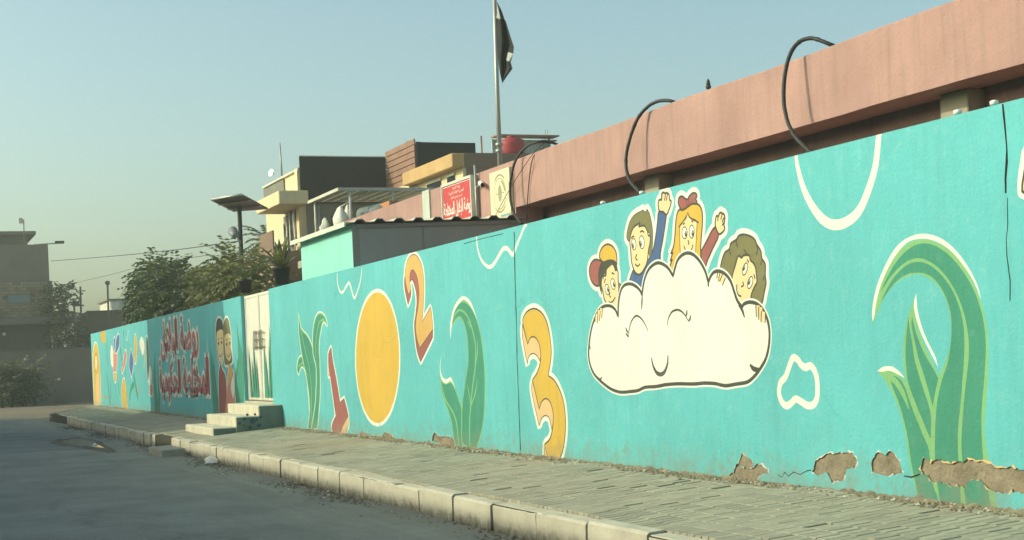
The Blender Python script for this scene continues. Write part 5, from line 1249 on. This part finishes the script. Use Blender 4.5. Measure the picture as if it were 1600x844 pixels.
w_ = part('window', hC, lambda mb: mb.box(XC - .02, XC + .03, WIN[0], WIN[1], WIN[2], WIN[3], surf('blue_pane', (.14, .20, .23), rough=.15, spec=.5, bump=0)))
part('window_frame', w_, lambda mb: [mb.box(XC + .001, XC + .06, *q, m_c1) for q in ((WIN[0] - .06, WIN[1] + .06, WIN[3], WIN[3] + .08), (WIN[0] - .06, WIN[1] + .06, WIN[2] - .08, WIN[2]))])
def cgr(mb):
    y = 5.2
    while y < onX(42, 540, XC).y: mb.box(XC - .02, XC + .02, y, y + .05, .4, 2.3, m_frame); y += .22
    for z in (.5, 1.3, 2.2): mb.box(XC + .021, XC + .05, 5.2, onX(42, 540, XC).y, z, z + .06, m_frame)
part('window_grille', hC, cgr)
lp = onX(7, 522, XC)
part('wall_lamp', hC, lambda mb: mb.lathe((XC - .15, lp.y, lp.z - .1), [(.05, 0), (.13, .07), (.13, .14), (.05, .2)], m_signwhite, 10))
# lamp arm and camera mast on its roof
q0, q1 = onX(52, 382, XC), onX(98, 380, XC)
lmp = thing('street_lamp', 'flat street lamp on a long arm reaching from the far left house roof', 'street lamp', q0)
part('arm', lmp, lambda mb: mb.tube([q0, q1], .035, m_steel, 6))
part('lamp_head', lmp, lambda mb: mb.box(XC - .15, XC + .15, onX(86, 380, XC).y, onX(100, 380, XC).y, q1.z - .02, q1.z + .13, m_black))
q0, q1 = onX(38, 382, XC), onX(37, 343, XC)
cmx = thing('camera_mast', 'small camera on a mast above the far left house', 'mast', q0)
part('pole', cmx, lambda mb: mb.tube([q0, q1], .035, m_c1, 6))
part('camera_box', cmx, lambda mb: mb.box(XC - .1, XC + .1, onX(29, 345, XC).y, onX(35.5, 345, XC).y, onX(32, 349, XC).z, onX(32, 341, XC).z, m_frame))
# low wall right of it
a, b = onX(83, 545, -90).y, 16.0
fw_ = thing('boundary_wall', 'low shaded grey boundary wall beyond the end of the mural wall', 'wall', (-90, 12, -.42))
part('wall_body', fw_, lambda mb: mb.box(-90.2, -90, 2.0, b, -.5, 2.75, m_c1))
part('coping', fw_, lambda mb: mb.box(-90.25, -89.95, 2.0, b, 2.752, 2.83, m_c2))
# brown and white buildings far off
bb_ = thing('brown_building', 'low brown building peeping above the far end of the mural wall', 'building', (-100, 12, -.42))
part('walls', bb_, lambda mb: mb.box(-104, -97, onX(135, 490, -97).y, onX(200, 490, -97).y, -.5, onX(150, 487, -97).z, surf('far_brown', (.20, .145, .095), var=.12, rough=.95)))
part('parapet', bb_, lambda mb: mb.box(-97.1, -96.9, onX(135, 490, -97).y, onX(200, 490, -97).y, onX(150, 487, -97).z + .001, onX(150, 485.5, -97).z, m_c2))
wb = thing('white_building', 'small white building far behind the dark tree', 'building', (-115, 16, -.42))
part('walls', wb, lambda mb: mb.box(-118, -112, onX(172, 470, -112).y, onX(222, 470, -112).y, -.5, onX(180, 469, -112).z, surf('far_white', (.55, .55, .48), var=.08, rough=.9)))
part('roof_edge', wb, lambda mb: mb.box(-118.2, -111.8, onX(172, 470, -112).y - .2, onX(222, 470, -112).y + .1, onX(180, 469, -112).z + .002, onX(180, 467, -112).z, m_c1))
part('pale_end', wb, lambda mb: mb.box(-112, -111.9, onX(173, 470, -112).y, onX(186, 470, -112).y, 3, onX(180, 471, -112).z, surf('far_whiter', (.75, .75, .66))))
# utility poles
def upole(label, u, v0, v1, x, extra):
    p0, p1 = onX(u, v0, x), onX(u, v1, x); t = thing('utility_pole', label, 'pole', (p0.x, p0.y, -.42), 'far poles')
    part('pole', t, lambda mb: mb.tube([(x, p0.y, -.5), p1], [.09, .06], m_c2, 6))
    part('fitting', t, lambda mb: extra(mb, p1))
upole('far lamp pole with a small round lamp head', 168, 500, 442, -95, lambda mb, p: mb.lathe(p, [(.06, -.14), (.15, -.07), (.15, .07), (.06, .14)], m_c1, 8))
upole('far bare pole left of the round lamp', 125.5, 520, 448, -95, lambda mb, p: mb.box(p.x - .05, p.x + .05, p.y - .3, p.y + .3, p.z - .3, p.z - .24, m_c1))
upole('far lamp pole with a short hooked arm by the shaded bush', 116, 540, 478, -91.2, lambda mb, p: mb.box(p.x - .06, p.x + .06, p.y - .1, p.y + .5, p.z - .04, p.z + .06, m_c1))
# wires across the sky
def wire(label, px, xs_, r=.02):
    pts = [onX(u, v, x) for (u, v), x in zip(px, xs_)]
    mb = MB(); mb.tube(smooth3(pts, 6), r, m_black, 4, cap=False); tag(mb.build('overhead_wire', None, pts[0]), label, 'wire', 'wires across the sky')
wire('thin overhead wire running from the far left house to the solar panel pole', [(80, 408), (180, 400), (270, 391), (372, 377)], [-92, -78, -62, -41], .017)
wire('faint lower overhead wire above the dark tree', [(112, 443), (170, 430), (230, 414), (330, 398)], [-95, -80, -65, -45], .010)
# bushes in the shade
def bush(label, u, v, x, w, h, n, mats, seed, name='bush', ll=.28):
    p = onX(u, v, x); r = random.Random(seed); t = thing(name, label, 'bush', (p.x, p.y, -.42), 'bushes at the far end')
    part('stem', t, lambda mb: [mb.tube([(p.x, p.y + i * .3 * w, -.5), (p.x + .1, p.y + i * .45 * w, -.4 + h * .6)], [.06, .02], m_bark, 5) for i in (-1, 0, 1)])
    def fo(mb):
        for i in range(n):
            a = r.uniform(0, 6.28); q = math.sqrt(r.random()); zz_ = r.random() ** .8
            c = Vector((p.x + q * math.cos(a) * w * .6, p.y + q * math.sin(a) * w * (1 - .5 * zz_ * zz_), -.42 + zz_ * h))
            frond(mb, c, Vector((r.gauss(0, 1), r.gauss(0, 1), r.gauss(.6, .6))), ll * 2.4, 4, ll * .22, ll, r.choice(mats), r, .6)
    part('foliage', t, fo)
bush('dense shaded bush with creepers climbing the far left house', 98, 540, -91.5, 1.3, 6.9, 420, [m_leafm, m_leafd], 31)
bush('shaded bush between the far left house and the brown building', 125, 545, -92.5, 1.5, 4.0, 260, [m_leafd, m_dry], 32)
bush('dry straggly palm like bush in front of the far left house', 40, 620, -86, 1.4, 2.2, 150, [m_dry, m_leafm], 33, ll=.36)
bush('second dry bush at the left edge of the picture', 3, 622, -85, 1.5, 2.2, 130, [m_dry, m_leafm], 34, ll=.36)

# ================================================================ small things on the road
blk = onZ(245, 706, ROAD_Z); sl_ = MB()
bl0 = Vector((onZ(262, 700, -.25).x, 4.62, ROAD_Z))
sl_.hexa([bl0 + Vector(q) for q in ((-1.0, -.22, -.02), (.75, -.26, -.02), (.8, .2, -.02), (-.95, .22, -.02), (-.97, -.20, .13), (.72, -.24, .14), (.77, .18, .15), (-.92, .2, .14))], m_concgrey)
tag(sl_.build('concrete_slab', None, bl0, bevel=.015), 'loose grey concrete slab lying in the gutter at the kerb gap', 'slab')
m_water = surf('wet_mud', (.035, .037, .033), var=.2, bump=.0, rough=.12, spec=.5, fine=0)
m_mud = surf('mud_rim', (.15, .14, .11), var=.25, bump=.8, bscale=20, rough=.95)
pc_ = onZ(128, 694, ROAD_Z)
pud = MB(); r = random.Random(2); n = 40
o_ = []; i_ = []; tt = []
for k in range(n):
    a = 2 * math.pi * k / n; f = 1 + .16 * math.sin(3 * a + 1) + .10 * math.sin(5 * a)
    i_.append(Vector((pc_.x + 2.6 * f * math.cos(a), pc_.y + .28 * f * math.sin(a), ROAD_Z + .026)))
    tt.append(Vector((pc_.x + 3.0 * f * math.cos(a), pc_.y + .36 * f * math.sin(a), ROAD_Z + .04 + .02 * r.random())))
    o_.append(Vector((pc_.x + 3.8 * f * math.cos(a), pc_.y + .52 * f * math.sin(a), ROAD_Z - .03)))
for k in range(n):
    q = (k + 1) % n; pud.poly([i_[k], i_[q], tt[q], tt[k]], m_mud); pud.poly([tt[k], tt[q], o_[q], o_[k]], m_mud)
puddle = tag(pud.build('mud_rim', None, (pc_.x, pc_.y, ROAD_Z)), 'muddy puddle with a raised rim on the road near the kerb', 'puddle')
puddle.name = 'puddle'; BASE['puddle'] = Vector((pc_.x, pc_.y, ROAD_Z))
part('water', puddle, lambda mb: mb.poly(i_, m_water))
# litter
for i, (u, v, lab) in enumerate(((330, 724, 'crumpled white plastic bag lying in the gutter below the steps'), (148, 698, 'small white scrap of litter beside the puddle'))):
    p = onZ(u, v, ROAD_Z); r = random.Random(50 + i); mb = MB(); s = (.13, .06)[i]
    k = len(mb.v); mb.mats = [m_signwhite]
    for a in range(3):
        for b in range(7):
            t = 2 * math.pi * b / 7; q = (1, .8, .3)[a] * s * r.uniform(.6, 1.3); mb.v.append(p + Vector((q * math.cos(t), q * math.sin(t), (0, .5, .9)[a] * s * r.uniform(.6, 1.2) + .01)))
    for a in range(2):
        for b in range(7): mb.f.append((k + a * 7 + b, k + a * 7 + (b + 1) % 7, k + a * 7 + 7 + (b + 1) % 7, k + a * 7 + 7 + b)); mb.m.append(0); mb.sm.append(False)
    mb.f.append(tuple(k + 14 + b for b in range(7))); mb.m.append(0); mb.sm.append(False)
    tag(mb.build('litter', None, p), lab, 'litter', 'litter in the gutter')
pg = onZ(1443, 788, -.03); pb = MB(); r = random.Random(77)
pb.tube([pg + Vector((-.10, -.02, .02)), pg + Vector((-.03, 0, .05)), pg + Vector((.03, .01, .07)), pg + Vector((.06, .01, .12)), pg + Vector((.075, .01, .15))], [.012, .035, .035, .018, .006], m_greyr, 7)
tag(pb.build('rag', None, pg), 'small dark crumpled rag at the foot of the great leaf', 'rag')

# ================================================================ houses across the street, behind the camera: they shade the road
m_across = surf('across_render', (.38, .33, .25), var=.1, rough=.9)
def across(label, x0, x1, y, h, name='house_across_street'):
    t = thing(name, label, 'house', ((x0 + x1) / 2, y - 4, -.42))
    part('wall', t, lambda mb: mb.box(x0, x1, y - 8, y, -.5, h - .35, m_across))
    part('parapet', t, lambda mb: mb.box(x0 - .05, x1 + .05, y - 8.05, y + .05, h - .35, h, m_across))
    part('door', t, lambda mb: mb.box((x0 + x1) / 2 - .5, (x0 + x1) / 2 + .5, y + .001, y + .04, -.42, 1.8, m_brownr))
    for q in (.25, .75):
        xq = x0 + (x1 - x0) * q; part('window', t, lambda mb: mb.box(xq - .6, xq + .6, y + .001, y + .05, .7, 1.9, m_glass))
YO = -6.0
def need(yk, z): return z + (yk - YO) / math.cos(SUN_AZ) * math.tan(SUN_EL)
across('plain house across the street opposite the steps and the pink building', -36.8, 14, YO, need(KERB_Y, -.30))
across('taller plain house across the street opposite the red lettering', -49.2, -38.6, YO, need(W, 3.2))
across('plain house across the street opposite the far end of the pavement', -64, -49.3, YO, need(W - .55, 0.0))
tree('street_tree', 'street tree across the road whose shade dapples the lettered wall', (-38.3, YO + 1.0, -.42), 9, [(0, 0, 8.2, 1.2), (-1.0, .2, 7.2, 1.2), (.9, .3, 7.0, 1.1), (.2, .2, 6.0, 1.1), (-1.6, 0, 8.6, .9)], [m_leafm], 61, None, 16, .8, .22, .05)

# ================================================================ dusty air
hz = MB(); hm = bpy.data.materials.new('dusty_air'); hm.use_nodes = True
hn = hm.node_tree.nodes; hn.clear(); ho = hn.new('ShaderNodeOutputMaterial'); hv = hn.new('ShaderNodeVolumePrincipled')
hv.inputs['Color'].default_value = (.86, .90, .80, 1); hv.inputs['Density'].default_value = .0022; hv.inputs['Anisotropy'].default_value = .3
hm.node_tree.links.new(hv.outputs[0], ho.inputs['Volume'])
hz.box(-190, 40, -60, 130, -1.5, 13.5, hm)
tag(hz.build('haze'), 'thin dusty air over the whole street', 'haze', kind='stuff')
